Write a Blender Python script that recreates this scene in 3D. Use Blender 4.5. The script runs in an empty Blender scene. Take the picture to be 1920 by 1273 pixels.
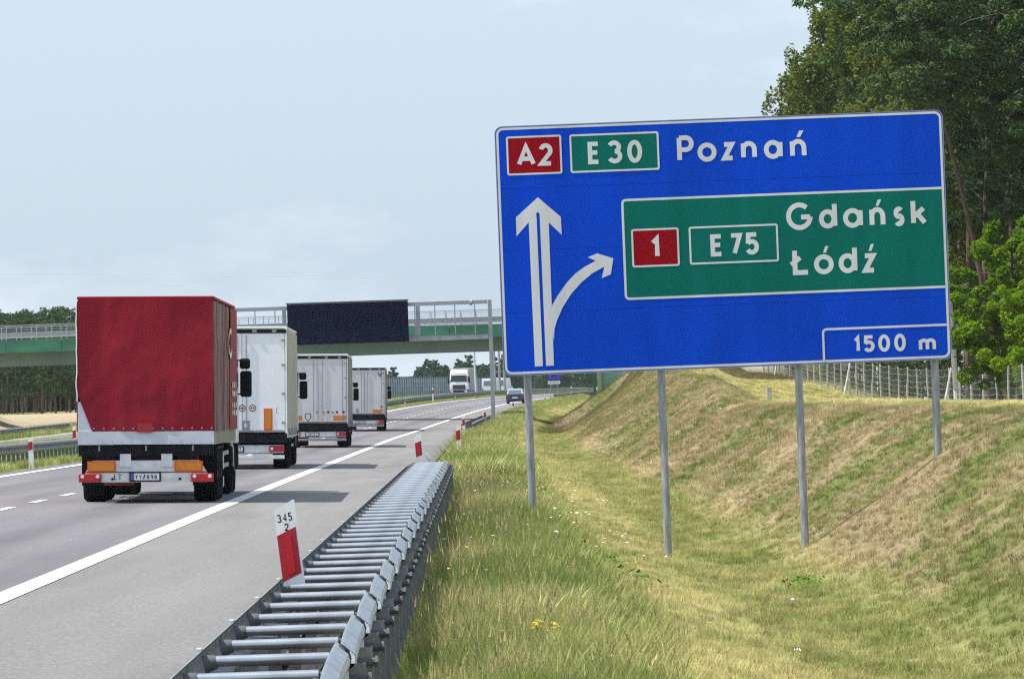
import bpy, bmesh, math, random
import numpy as np
from mathutils import Vector, Matrix
R = math.radians
random.seed(7); np.random.seed(7)
scn = bpy.context.scene
C = scn.collection

# ------------------------------------------------------------------ camera, world, sun, exposure
F = 12800.0                      # focal length in photo pixels (1920 wide)
EYE = 1.85
cam_d = bpy.data.cameras.new('camera'); cam = bpy.data.objects.new('camera', cam_d); C.objects.link(cam)
cam_d.sensor_width = 36.0; cam_d.lens = 36.0 * F / 1920.0
cam_d.clip_start = 1.0; cam_d.clip_end = 30000.0
cam.matrix_world = Matrix.Translation((0, 0, EYE)) @ Matrix.Rotation(R(90.485), 4, 'X') @ Matrix.Rotation(R(-1.9), 4, 'Z')
scn.camera = cam

SUN_EL, SUN_AZ = 60.0, -97.0       # azimuth from +Y towards +X
world = bpy.data.worlds.new('World'); scn.world = world; world.use_nodes = True
wn, wl = world.node_tree.nodes, world.node_tree.links
wn.clear()
wo = wn.new('ShaderNodeOutputWorld'); wb = wn.new('ShaderNodeBackground')
sky = wn.new('ShaderNodeTexSky'); sky.sky_type = 'NISHITA'; sky.sun_disc = False
sky.sun_elevation = R(SUN_EL); sky.sun_rotation = R(SUN_AZ)
sky.air_density = 1.0; sky.dust_density = 2.2; sky.ozone_density = 1.3; sky.altitude = 100
wtc = wn.new('ShaderNodeTexCoord'); wmp = wn.new('ShaderNodeMapping')
wmp.inputs['Scale'].default_value = (11.0, 11.0, 26.0); wmp.inputs['Location'].default_value = (3.1, 1.7, 4.4)
wno = wn.new('ShaderNodeTexNoise'); wno.inputs['Scale'].default_value = 1.0; wno.inputs['Detail'].default_value = 7.0
wno.inputs['Roughness'].default_value = 0.55
wrp = wn.new('ShaderNodeValToRGB'); wrp.color_ramp.elements[0].position = 0.50; wrp.color_ramp.elements[1].position = 0.72
wrp.color_ramp.elements[0].color = (0, 0, 0, 1); wrp.color_ramp.elements[1].color = (1, 1, 1, 1)
wmu = wn.new('ShaderNodeMath'); wmu.operation = 'MULTIPLY'; wmu.inputs[1].default_value = 0.55
wmx = wn.new('ShaderNodeMix'); wmx.data_type = 'RGBA'
# thin high haze over the whole sky, then soft cloud patches
wveil = wn.new('ShaderNodeMix'); wveil.data_type = 'RGBA'; wveil.inputs[0].default_value = 0.52
wveil.inputs[7].default_value = (7.5, 9.4, 11.5, 1)
wl.new(sky.outputs[0], wveil.inputs[6])
wl.new(wtc.outputs['Generated'], wmp.inputs[0]); wl.new(wmp.outputs[0], wno.inputs['Vector'])
wl.new(wno.outputs[0], wrp.inputs[0]); wl.new(wrp.outputs[0], wmu.inputs[0]); wl.new(wmu.outputs[0], wmx.inputs[0])
wl.new(wveil.outputs[2], wmx.inputs[6]); wmx.inputs[7].default_value = (11.2, 11.1, 11.9, 1)
wl.new(wmx.outputs[2], wb.inputs[0]); wb.inputs[1].default_value = 0.077
wl.new(wb.outputs[0], wo.inputs[0])

sd = bpy.data.lights.new('sun', 'SUN'); sun = bpy.data.objects.new('sun', sd); C.objects.link(sun)
sd.energy = 4.2; sd.angle = R(0.53); sd.color = (1.0, 0.96, 0.89)
az, el = R(SUN_AZ), R(SUN_EL)
to_sun = Vector((math.sin(az) * math.cos(el), math.cos(az) * math.cos(el), math.sin(el)))
sun.rotation_euler = (-to_sun).to_track_quat('-Z', 'Y').to_euler()
sun.location = (-60, 0, 80)
scn.view_settings.view_transform = 'Standard'; scn.view_settings.look = 'None'
scn.view_settings.exposure = 0.62; scn.view_settings.gamma = 1.0
scn.view_settings.use_curve_mapping = False
scn.render.engine = 'CYCLES'
scn.cycles.use_denoising = False; scn.cycles.filter_width = 1.25
scn.cycles.max_bounces = 6; scn.cycles.volume_bounces = 1; scn.cycles.transparent_max_bounces = 8

# ------------------------------------------------------------------ helpers
def site(px, py, d):
    """world point at distance d that the photograph shows at pixel (px, py)"""
    dx, dy, s = px - 960.0, 636.5 - py, F / d
    return Vector(((dx * .99945 + dy * .03316) / s, d, EYE + (-dx * .03316 + dy * .99945 + 108.4) / s))

def tag(o, label=None, cat=None, group=None, kind=None):
    if label: o['label'] = label
    if cat: o['category'] = cat
    if group: o['group'] = group
    if kind: o['kind'] = kind
    return o

def empty(name, loc=(0, 0, 0), rot=(0, 0, 0)):
    o = bpy.data.objects.new(name, None); C.objects.link(o); o.location = loc; o.rotation_euler = rot
    o.empty_display_size = 0.2
    return o

def put(name, mesh, parent=None, loc=(0, 0, 0), rot=(0, 0, 0)):
    o = bpy.data.objects.new(name, mesh); C.objects.link(o); o.parent = parent
    o.location = loc; o.rotation_euler = rot
    return o

def copy_tree(o, kids, parent=None):
    c = o.copy(); C.objects.link(c); c.parent = parent
    for ch in kids.get(o, ()): copy_tree(ch, kids, c)
    return c
def kid_map(root):
    m = {}
    def rec(o):
        m[o] = [c for c in C.objects if c.parent == o]
        for c in m[o]: rec(c)
    rec(root); return m

class MB:
    def __init__(s): s.v = []; s.f = []; s.m = []; s.cur = 0
    def quad(s, a, b, c, d):
        n = len(s.v); s.v += [tuple(a), tuple(b), tuple(c), tuple(d)]; s.f.append((n, n+1, n+2, n+3)); s.m.append(s.cur); return s
    def poly(s, pts):
        n = len(s.v); s.v += [tuple(p) for p in pts]; s.f.append(tuple(range(n, n+len(pts)))); s.m.append(s.cur); return s
    def add(s, vs, fs):
        n = len(s.v); s.v += [tuple(p) for p in vs]
        for f in fs: s.f.append(tuple(n+i for i in f)); s.m.append(s.cur)
        return s
    def box(s, c, d, M=None):
        x, y, z = d[0]/2, d[1]/2, d[2]/2
        vs = [Vector((c[0]+i*x, c[1]+j*y, c[2]+k*z)) for i in (-1, 1) for j in (-1, 1) for k in (-1, 1)]
        if M: vs = [M @ v for v in vs]
        return s.add(vs, [(0,1,3,2), (4,6,7,5), (0,4,5,1), (2,3,7,6), (0,2,6,4), (1,5,7,3)])
    def cbox(s, c, d, ch):
        """box with chamfered edges"""
        x, y, z = d[0]/2, d[1]/2, d[2]/2
        bm = bmesh.new(); bmesh.ops.create_cube(bm, size=1.0)
        for v in bm.verts: v.co = Vector((v.co.x*d[0]+c[0], v.co.y*d[1]+c[1], v.co.z*d[2]+c[2]))
        bmesh.ops.bevel(bm, geom=bm.edges[:], offset=ch, segments=2, affect='EDGES', profile=0.5)
        bm.verts.index_update(); s.add([v.co.copy() for v in bm.verts], [[v.index for v in f.verts] for f in bm.faces]); bm.free(); return s
    def tube(s, a, b, r0, r1=None, n=10, caps=True):
        a, b = Vector(a), Vector(b); r1 = r0 if r1 is None else r1
        ax = (b-a).normalized(); up = Vector((0, 0, 1)) if abs(ax.z) < .9 else Vector((1, 0, 0))
        e1 = ax.cross(up).normalized(); e2 = ax.cross(e1)
        ring = lambda p, r: [p + e1*r*math.cos(2*math.pi*i/n) + e2*r*math.sin(2*math.pi*i/n) for i in range(n)]
        vs = ring(a, r0) + ring(b, r1)
        fs = [(i, (i+1) % n, n+(i+1) % n, n+i) for i in range(n)]
        if caps: fs += [tuple(range(n))[::-1], tuple(range(n, 2*n))]
        return s.add(vs, fs)
    def path(s, pts, rs, n=8):
        pts = [Vector(p) for p in pts]
        base = len(s.v); k = len(pts)
        for i, p in enumerate(pts):
            ax = (pts[min(i+1, k-1)] - pts[max(i-1, 0)]).normalized()
            up = Vector((0, 1, 0)) if abs(ax.y) < .9 else Vector((1, 0, 0))
            e1 = ax.cross(up).normalized(); e2 = ax.cross(e1)
            for j in range(n):
                s.v.append(tuple(p + (e1*math.cos(2*math.pi*j/n) + e2*math.sin(2*math.pi*j/n))*rs[i]))
        for i in range(k-1):
            for j in range(n):
                s.f.append((base+i*n+j, base+i*n+(j+1) % n, base+(i+1)*n+(j+1) % n, base+(i+1)*n+j)); s.m.append(s.cur)
        return s
    def prism(s, pts, axis, a0, a1):
        """2-D polygon extruded along axis 'x','y','z'"""
        def P(p, t):
            return {'x': (t, p[0], p[1]), 'y': (p[0], t, p[1]), 'z': (p[0], p[1], t)}[axis]
        n = len(pts); vs = [P(p, a0) for p in pts] + [P(p, a1) for p in pts]
        return s.add(vs, [(i, (i+1) % n, n+(i+1) % n, n+i) for i in range(n)] + [tuple(range(n))[::-1], tuple(range(n, 2*n))])
    def mesh(s, name, mats, smooth=False, fix=True):
        me = bpy.data.meshes.new(name); me.from_pydata(s.v, [], s.f)
        for m in (mats if isinstance(mats, (list, tuple)) else [mats]): me.materials.append(m)
        if any(s.m): me.polygons.foreach_set('material_index', s.m)
        if fix:
            bm = bmesh.new(); bm.from_mesh(me); bmesh.ops.recalc_face_normals(bm, faces=bm.faces[:]); bm.to_mesh(me); bm.free()
        if smooth:
            me.polygons.foreach_set('use_smooth', [True]*len(me.polygons))
            try: me.set_sharp_from_angle(angle=R(38))
            except Exception: pass
        me.update(); return me
    def build(s, name, mats, parent=None, smooth=False, loc=(0, 0, 0), fix=True):
        return put(name, s.mesh(name, mats, smooth, fix), parent, loc)

_mats = {}
def mat(name, col, rough=0.6, metal=0.0, var=0.0, vscale=4.0, bump=0.0, bscale=30.0, spec=0.5, col2=None, stretch=(1, 1, 1), detail=5, lo=.35, hi=.65, trans=0.0, world_space=False):
    if name in _mats: return _mats[name]
    m = bpy.data.materials.new(name); m.use_nodes = True; nt = m.node_tree; N, L = nt.nodes, nt.links
    b = N['Principled BSDF']; b.inputs['Roughness'].default_value = rough; b.inputs['Metallic'].default_value = metal
    b.inputs['Specular IOR Level'].default_value = spec
    b.inputs['Base Color'].default_value = (*col, 1)
    if var > 0 or bump > 0 or col2:
        if world_space: g = N.new('ShaderNodeNewGeometry'); src = g.outputs['Position']
        else: g = N.new('ShaderNodeTexCoord'); src = g.outputs['Object']
        mp = N.new('ShaderNodeMapping'); mp.inputs['Scale'].default_value = stretch; L.new(src, mp.inputs[0])
    if var > 0 or col2:
        no = N.new('ShaderNodeTexNoise'); no.inputs['Scale'].default_value = vscale; no.inputs['Detail'].default_value = detail
        L.new(mp.outputs[0], no.inputs['Vector'])
        rp = N.new('ShaderNodeValToRGB'); rp.color_ramp.elements[0].position = lo; rp.color_ramp.elements[1].position = hi
        c2 = col2 or tuple(min(1, c*(1+var)) for c in col); c1 = col if col2 else tuple(c*(1-var) for c in col)
        rp.color_ramp.elements[0].color = (*c1, 1); rp.color_ramp.elements[1].color = (*c2, 1)
        L.new(no.outputs[0], rp.inputs[0]); L.new(rp.outputs[0], b.inputs['Base Color'])
    if bump > 0:
        n2 = N.new('ShaderNodeTexNoise'); n2.inputs['Scale'].default_value = bscale; n2.inputs['Detail'].default_value = 4
        L.new(mp.outputs[0], n2.inputs['Vector'])
        bp = N.new('ShaderNodeBump'); bp.inputs['Strength'].default_value = bump; bp.inputs['Distance'].default_value = 0.02
        L.new(n2.outputs[0], bp.inputs['Height']); L.new(bp.outputs[0], b.inputs['Normal'])
    _mats[name] = m; return m

GALV = mat('galvanised_steel', (.36, .375, .39), .38, .75, var=.22, vscale=9, bump=.15, bscale=60, spec=.5)
GALVP = mat('galvanised_pole', (.30, .32, .34), .55, .35, var=.25, vscale=3, stretch=(6, 6, 1.2))
GALVD = mat('dull_zinc', (.11, .118, .125), .7, .2, var=.3, vscale=8, spec=.25)
GALVR = mat('shaded_rail', (.20, .21, .22), .65, .15, var=.2, vscale=3, spec=.3)  # darker zinc: shade on the rail faces is put into the colour
WIREM = mat('fence_wire_zinc', (.45, .47, .48), .5, .3)
BLACK = mat('black_rubber', (.010, .010, .012), .8, spec=.12)
DARKM = mat('dark_chassis', (.012, .013, .016), .8, var=.4, vscale=5, spec=.12)
WHITE = mat('white_paint', (.72, .73, .73), .4)
GLASS = mat('dark_glass', (.015, .02, .025), .08, spec=.8)
REDL = mat('red_lamp', (.45, .01, .015), .25)
ORANGE = mat('orange_reflector', (.58, .20, .004), .35)
CHALK = mat('road_paint', (.74, .74, .71), .7, var=.06, vscale=3, world_space=True)
CONC = mat('pale_concrete', (.42, .42, .38), .8, var=.15, vscale=1.2, bump=.2, bscale=12)

# ------------------------------------------------------------------ numpy noise and the lie of the land
def _hash(ix, iy, seed):
    h = (ix.astype(np.int64)*374761393 + iy.astype(np.int64)*668265263 + seed*1442695041) & 0x7fffffff
    h = ((h ^ (h >> 13))*1274126177) & 0x7fffffff
    return ((h ^ (h >> 16)) & 0xffff)/65535.0
def vnoise(x, y, seed=0):
    x = np.asarray(x, float); y = np.asarray(y, float)
    ix, iy = np.floor(x), np.floor(y); fx, fy = x-ix, y-iy
    fx = fx*fx*(3-2*fx); fy = fy*fy*(3-2*fy)
    a, b = _hash(ix, iy, seed), _hash(ix+1, iy, seed); c, d = _hash(ix, iy+1, seed), _hash(ix+1, iy+1, seed)
    return (a*(1-fx)+b*fx)*(1-fy) + (c*(1-fx)+d*fx)*fy
def fbm(x, y, seed=0, o=4):
    r = 0; a = .5; t = 0
    for i in range(o):
        r = r + a*vnoise(np.asarray(x)*2**i + 17.3*i, np.asarray(y)*2**i - 9.1*i, seed+i); t += a; a *= .55
    return r/t
def sstep(a, b, x):
    t = np.clip((np.asarray(x, float)-a)/(b-a), 0, 1); return t*t*(3-2*t)

def E(d):      # right-hand pavement edge of our carriageway
    d = np.asarray(d, float); k = np.maximum(0, np.minimum(d, 1500)-300)
    far = np.maximum(0, d-1500)
    return -1.4 - .00475*d + k*k/19060.0 + far*(1200/9530.0)
_kd = np.array([0, 60, 130, 200, 300, 413, 500, 600, 700, 850, 1000, 1500, 9000.])
_kz = np.array([0, 0, 0, -.06, -.15, -.12, .2, .8, 1.3, 1.75, 1.9, 1.9, 1.9])
_fd = np.linspace(0, 9000, 9001); _fz = np.interp(_fd, _kd, _kz)
_ker = np.hanning(121); _ker /= _ker.sum(); _fz = np.convolve(np.pad(_fz, 60, mode='edge'), _ker, 'valid')
def ZR(d): return np.interp(d, _fd, _fz)
_pu = np.array([-400, -60, -44, -38, -33.5, -32, -30, -28.6, -17, -16.5, -14.5, -12.8, -11.6, 0, .9, 2.15, 4.1, 4.9, 5.6, 6.07, 8.0, 8.64, 9.4, 10.4, 14, 25, 60, 400.])
_pz = np.array([1.6, 1.6, 1.5, 1.4, .1, 0, .24, .33, .70, .68, .3, .30, .325, 0, .02, .06, -.55, -.68, -.62, -.43, .83, 1.2, 1.40, 1.45, 1.25, .5, .45, .5])
def ground(X, d, dip=True):
    X = np.asarray(X, float); d = np.asarray(d, float); u = X - E(d)
    z = np.interp(u, _pu, _pz)
    ramp = sstep(340, 500, d)*1.9*sstep(8.5, 13, u)*(1-sstep(900, 1300, d))
    crest = np.interp(d, [0, 205, 225, 286, 413, 500, 560, 700], [1.45, 1.45, 1.65, 2.55, 3.15, 4.0, 3.2, 1.45])
    zf = -.43 + (u-6.07)*.655; uc = 6.07 + (crest+.43)/.655
    ridge = np.where(u > 6.2, np.minimum(zf, crest - .55*np.maximum(0, u-uc-.5)) , -99)
    k = np.where(crest > 1.46, 1.0, 0.0)
    z = np.where((k > 0) & (u > 6.2), np.maximum(z, ridge), z)
    lowl = sstep(-31, -36, u)*.8*(1-sstep(1100, 1500, d))
    zz = z + ramp + ZR(d)*(1-lowl)
    # the overpass approach embankments
    top = 7.0 - np.maximum(0, np.abs(d-512)-6)/1.5
    face_r = -.8 + .2 + (u-4.1)*.66
    face_l = .2 + (-u-36)*.66
    emb = np.minimum(top, np.where(u > 0, face_r, face_l)); emb = np.where((u > 4.3) | (u < -36), emb, -99)
    zz = np.maximum(zz, emb)
    # bumps off the road only
    off = sstep(1.2, 2.5, u) + sstep(-12.2, -13, u)
    zz = zz + off*((fbm(X*.55, d*.18, 3)-.5)*.13 + (fbm(X*2.1, d*.9, 5, 3)-.5)*.09)
    if dip:
        inroad = ((u > -11.45) & (u < -.06)) | ((u > -28.4) & (u < -17.1))
        zz = zz - np.where(inroad, .06, 0)
    return zz
def roadz(u, d): return np.interp(u, _pu, _pz) + ZR(d)
def gz(X, d): return float(ground(X, d, False))
def RP(u, d, dz=0.0): return Vector((float(E(d))+u, d, float(roadz(u, d))+dz))
CROSS = math.atan(.028)

STRAW = np.array([.48, .385, .23]); PALE = np.array([.54, .475, .225]); GREEN = np.array([.18, .24, .055])
LUSH = np.array([.135, .205, .04]); DARKG = np.array([.06, .085, .02]); SAND = np.array([.40, .315, .21]); SHADED_DIRT = np.array([.05, .045, .037])
def mix(a, b, t): t = np.clip(t, 0, 1)[..., None]; return a*(1-t) + b*t
def veg(X, d):
    """(colour, blade height) of the plant cover"""
    u = X - E(d)
    n1 = fbm(X*.45, d*.10, 11); n2 = fbm(X*1.6, d*.42, 21); n3 = fbm(X*5, d*2.0, 31, 3)
    zoneA = 1-sstep(1.7, 3.0, u + (n2-.5)*1.6)              # rank growth by the barrier
    ditch = sstep(3.6, 4.6, u)*(1-sstep(5.4, 6.3, u))
    bank = np.maximum(sstep(5.5, 6.5, u), (np.abs(d-505) < 70)*sstep(3.4, 4.2, u))
    top = sstep(9.2, 10.2, u)*(1-sstep(215, 260, d)*(1-sstep(11.5, 14, u)))*(1-(np.abs(d-512) < 60)*(u < 30)*1.0)
    g = .27 + (n1-.5)*1.2 + (n2-.5)*1.3 + (n3-.5)*.9
    cm = mix(PALE, GREEN, g)                                  # mown slope
    cb = mix(STRAW*np.array([.74, .72, .68]), GREEN*np.array([.80, .78, .8]), np.clip((n1-.47)*2.2 + (n2-.5)*2.2 + .30 + (n3-.5)*1.5, 0, .85))
    cb = mix(cb, STRAW*.98, sstep(.60, .75, fbm(X*.35+5, d*.07, 41))*.7)
    cd = mix(GREEN*.95, PALE*.85, .45 + (n2-.5)*2.4)
    ca = mix(GREEN*1.1, PALE*.9, .30 + (n2-.5)*1.8 + (n3-.5)*.9); ca = mix(ca, LUSH, sstep(.5, .7, n1)*.7)
    cb = cb*(.86+.28*n3[..., None]); foot = sstep(5.2, 6.0, u+(n2-.5))*(1-sstep(6.2, 7.2, u+(n2-.5)))*sstep(.45, .6, fbm(X*.2+3, d*.03, 51)); cb = mix(cb, STRAW*1.05, foot*.8)
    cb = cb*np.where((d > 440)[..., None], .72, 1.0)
    ct = mix(PALE*1.08, GREEN, (n2-.5)*2.2 + .18)
    c = mix(cm, cd, ditch*.8); c = mix(c, cb, bank); c = mix(c, ct, top); c = mix(c, ca, zoneA)
    h = .042 + .04*n3 + zoneA*(.09 + .20*n2) + ditch*.03*n2
    # left of our carriageway
    med = (u < -11) & (u > -30)
    c = np.where(med[..., None], mix(GREEN*1.15, PALE, .25 + (n2-.5)*1.6), c)
    lb = sstep(-32, -33.2, u)
    c = mix(c, mix(SAND, GREEN, sstep(.62, .7, n1)*.5), lb*(1-sstep(-43, -50, u)*.7))
    c = mix(c, GREEN*.8, sstep(-55, -62, u)*.6)
    pave = sstep(3.5, 3.9, ground_top(X, d)+n2*.5)*(u > 11)*(d > 430)*(d < 600)
    c = mix(c, np.array([.62, .57, .48]), pave*.95)
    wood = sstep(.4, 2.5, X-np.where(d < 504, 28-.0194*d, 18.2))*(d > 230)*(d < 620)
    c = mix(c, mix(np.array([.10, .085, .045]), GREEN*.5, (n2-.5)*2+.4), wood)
    far = sstep(900, 1400, d); c = mix(c, GREEN*1.05, far*.8)
    gr = (1-sstep(.75, .95, u))*(u > -.5)*(d < 127)
    c = mix(c, SHADED_DIRT, gr)  # dirt under the barrier, with the rail's shade darkened into its colour
    h = np.where(med, .12+.08*n2, h)
    return c, h, u, zoneA
def ground_top(X, d):
    return np.where(np.abs(np.asarray(d)-512) < 60, np.minimum(7.0-np.maximum(0, np.abs(d-512)-6)/1.5, -.6+(X-E(d)-4.1)*.66), 0)

# ------------------------------------------------------------------ ground
def grid_mesh(name, ds, us, zf, m, attr=None):
    D, U = np.meshgrid(ds, us, indexing='ij'); X = E(D) + U; Z = zf(X, D)
    v = np.stack([X, D, Z], -1).reshape(-1, 3); nd, nu = D.shape
    i = np.arange(nd*nu).reshape(nd, nu)
    f = np.stack([i[:-1, :-1], i[:-1, 1:], i[1:, 1:], i[1:, :-1]], -1).reshape(-1, 4)
    me = bpy.data.meshes.new(name)
    me.vertices.add(len(v)); me.vertices.foreach_set('co', v.ravel())
    me.loops.add(f.size); me.loops.foreach_set('vertex_index', f.ravel().astype(np.int32))
    me.polygons.add(len(f)); me.polygons.foreach_set('loop_start', np.arange(0, f.size, 4, dtype=np.int32))
    me.update(calc_edges=True); me.validate()
    me.polygons.foreach_set('use_smooth', [True]*len(me.polygons))
    me.materials.append(m)
    if attr:
        a = me.color_attributes.new('cover', 'FLOAT_COLOR', 'POINT')
        a.data.foreach_set('color', np.concatenate([attr(X, D).reshape(-1, 3), np.ones((len(v), 1))], 1).ravel())
    return me

def cover_material(name, scale, contrast, inst=False):
    m = bpy.data.materials.new(name); m.use_nodes = True; N, L = m.node_tree.nodes, m.node_tree.links
    b = N['Principled BSDF']; b.inputs['Roughness'].default_value = .85; b.inputs['Specular IOR Level'].default_value = .04
    at = N.new('ShaderNodeAttribute'); at.attribute_name = 'cover'
    if inst: at.attribute_type = 'INSTANCER'
    g = N.new('ShaderNodeNewGeometry'); no = N.new('ShaderNodeTexNoise'); no.inputs['Scale'].default_value = scale; no.inputs['Detail'].default_value = 6
    no.inputs['Roughness'].default_value = .7
    L.new(g.outputs['Position'], no.inputs['Vector'])
    rp = N.new('ShaderNodeMapRange'); rp.inputs[1].default_value = .3; rp.inputs[2].default_value = .7
    rp.inputs[3].default_value = 1-contrast; rp.inputs[4].default_value = 1+contrast; L.new(no.outputs[0], rp.inputs[0])
    mx = N.new('ShaderNodeVectorMath'); mx.operation = 'SCALE'; L.new(at.outputs['Color'], mx.inputs[0])
    if inst:
        oi = N.new('ShaderNodeObjectInfo'); r2 = N.new('ShaderNodeMapRange'); r2.inputs[3].default_value = .62; r2.inputs[4].default_value = 1.58
        L.new(oi.outputs['Random'], r2.inputs[0]); mm = N.new('ShaderNodeMath'); mm.operation = 'MULTIPLY'
        L.new(rp.outputs[0], mm.inputs[0]); L.new(r2.outputs[0], mm.inputs[1]); L.new(mm.outputs[0], mx.inputs['Scale'])
        L.new(mx.outputs[0], b.inputs['Base Color'])
        tr = N.new('ShaderNodeBsdfTranslucent'); L.new(mx.outputs[0], tr.inputs[0]); ms = N.new('ShaderNodeMixShader'); ms.inputs[0].default_value = .35
        L.new(b.outputs[0], ms.inputs[1]); L.new(tr.outputs[0], ms.inputs[2]); L.new(ms.outputs[0], N['Material Output'].inputs[0])
    else:
        L.new(rp.outputs[0], mx.inputs['Scale']); L.new(mx.outputs[0], b.inputs['Base Color'])
        bp = N.new('ShaderNodeBump'); bp.inputs['Strength'].default_value = .9; bp.inputs['Distance'].default_value = .06
        L.new(no.outputs[0], bp.inputs['Height']); L.new(bp.outputs[0], b.inputs['Normal'])
    return m
GROUNDM = cover_material('meadow_ground', 6.0, .35)
BLADEM = cover_material('grass_blades', 3.0, .25, True)

ds = np.concatenate([np.linspace(-40, 22, 30), np.arange(23, 160, .45), np.arange(160, 420, 1.2), np.arange(420, 700, 1.5), np.geomspace(702, 6000, 110)])
us = np.concatenate([-np.geomspace(70, 3200, 22)[::-1], np.arange(-64, -30, 1.6), np.array([-30, -29.2, -28.6, -28.39, -22, -17.11, -17, -16.5, -15.5, -14.5, -13.6, -12.8, -12.2, -11.6, -11.44, -8, -4, -.07, 0.0]),
    np.arange(.25, 11.5, .22), np.arange(11.6, 34, .9), np.geomspace(35, 3200, 26)])
def ground_cols(X, D):
    c = veg(X, D)[0]; u = X-E(D); return c*np.where((u > .9) | (u < -11.6), np.where(u < -31, 1.0, .74), 1.0)[..., None]  # off-road ground dimmed, standing in for shade among the grass blades
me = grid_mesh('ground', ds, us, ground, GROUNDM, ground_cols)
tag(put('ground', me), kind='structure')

# ------------------------------------------------------------------ roads
def asphalt(name, c, c2):
    m = bpy.data.materials.new(name); m.use_nodes = True; N, L = m.node_tree.nodes, m.node_tree.links
    b = N['Principled BSDF']; b.inputs['Roughness'].default_value = .82; b.inputs['Specular IOR Level'].default_value = .3
    g = N.new('ShaderNodeNewGeometry'); mp = N.new('ShaderNodeMapping'); mp.inputs['Scale'].default_value = (1.3, .05, 1); L.new(g.outputs['Position'], mp.inputs[0])
    n1 = N.new('ShaderNodeTexNoise'); n1.inputs['Scale'].default_value = 1.0; n1.inputs['Detail'].default_value = 5; L.new(mp.outputs[0], n1.inputs['Vector'])
    mp2 = N.new('ShaderNodeMapping'); mp2.inputs['Scale'].default_value = (1, .28, 1); L.new(g.outputs['Position'], mp2.inputs[0])
    n2 = N.new('ShaderNodeTexNoise'); n2.inputs['Scale'].default_value = 28; n2.inputs['Detail'].default_value = 3; n2.inputs['Roughness'].default_value = .75; L.new(mp2.outputs[0], n2.inputs['Vector'])
    rp = N.new('ShaderNodeValToRGB'); rp.color_ramp.elements[0].position = .3; rp.color_ramp.elements[1].position = .7
    rp.color_ramp.elements[0].color = (*c, 1); rp.color_ramp.elements[1].color = (*c2, 1); L.new(n1.outputs[0], rp.inputs[0])
    mr = N.new('ShaderNodeMapRange'); mr.inputs[1].default_value = .25; mr.inputs[2].default_value = .75; mr.inputs[3].default_value = .66; mr.inputs[4].default_value = 1.34; L.new(n2.outputs[0], mr.inputs[0])
    vm = N.new('ShaderNodeVectorMath'); vm.operation = 'SCALE'; at = N.new('ShaderNodeAttribute'); at.attribute_name = 'cover'; v0 = N.new('ShaderNodeVectorMath'); v0.operation = 'MULTIPLY'; L.new(rp.outputs[0], v0.inputs[0]); L.new(at.outputs['Color'], v0.inputs[1]); L.new(v0.outputs[0], vm.inputs[0]); L.new(mr.outputs[0], vm.inputs['Scale'])
    L.new(vm.outputs[0], b.inputs['Base Color'])
    bp = N.new('ShaderNodeBump'); bp.inputs['Strength'].default_value = .3; bp.inputs['Distance'].default_value = .01
    L.new(n2.outputs[0], bp.inputs['Height']); L.new(bp.outputs[0], b.inputs['Normal'])
    return m
LANE = asphalt('lane_asphalt', (.140, .133, .140), (.180, .171, .176))
SHOULD = asphalt('shoulder_asphalt', (.172, .164, .160), (.208, .198, .192))
ds_r = np.concatenate([np.arange(-40, 300, 2.0), np.arange(300, 1500, 5.0), np.arange(1500, 4000, 40.0)])
def strip(name, u0, u1, m, dz, nu=2, kind='structure', dd=ds_r, attr=None):
    return grid_mesh(name, dd, np.linspace(u0, u1, nu), lambda X, D: roadz(X-E(D), D)+dz, m, attr)
def wear(X, D):
    """tyre-polished tracks, the oil stripe between them, patches and edge grit"""
    u = X-E(D); u = np.where(u < -14, u+17-.0, u); t = np.ones_like(u)
    for c in (-5.1, -8.9):
        for s_ in (-.95, .95): t = t + .10*np.exp(-((u-c-s_)/.28)**2)*(.5+vnoise(u*2, D*.02, 61))
        t = t - .20*np.exp(-((u-c)/.35)**2)*(.4+fbm(u*3, D*.05, 62))
    t = t*(1+(fbm(u*.6, D*.035, 63)-.5)*.30) - .10*sstep(.55, .7, fbm(u*1.1, D*.09, 64))
    edge = sstep(-.9, -.05, u)*(u > -3.2); t = t*(1-edge*.35*(.4+fbm(u*4, D*.5, 65)))
    c = np.stack([t, t*.995, t*.985], -1)
    return c
tag(put('road', strip('road', -11.6, -3.26, LANE, 0.0, 43, attr=wear)), kind='structure')
tag(put('hard_shoulder', strip('hard_shoulder', -3.26, -.10, SHOULD, 0.0, 25, attr=wear)), kind='structure')
tag(put('opposite_road', strip('opposite_road', -28.6, -17, LANE, 0.0, 20, attr=wear)), kind='structure')
ln = MB()
tag(put('edge_line', strip('edge_line', -3.40, -3.12, CHALK, .008)), kind='structure')
tag(put('median_edge_line', strip('median_edge_line', -10.98, -10.74, CHALK, .008)), kind='structure')
tag(put('far_edge_line', strip('far_edge_line', -27.9, -27.6, CHALK, .008)), kind='structure')
tag(put('near_edge_line', strip('near_edge_line', -18.1, -17.8, CHALK, .008)), kind='structure')
def dashes(u, d0, d1, period, length, w=.075):
    mb = MB(); d = d0
    while d < d1:
        a, b = d-length/2, d+length/2
        mb.quad(RP(u-w, a, .008), RP(u+w, a, .008), RP(u+w, b, .008), RP(u-w, b, .008)); d += period
    return mb
tag(dashes(-7.0, 119.6-90, 1200, 9.0, 3.8).build('lane_dashes', CHALK), kind='structure')
tag(dashes(-22.8, 122, 1200, 9.0, 3.8).build('opposite_lane_dashes', CHALK), kind='structure')

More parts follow.
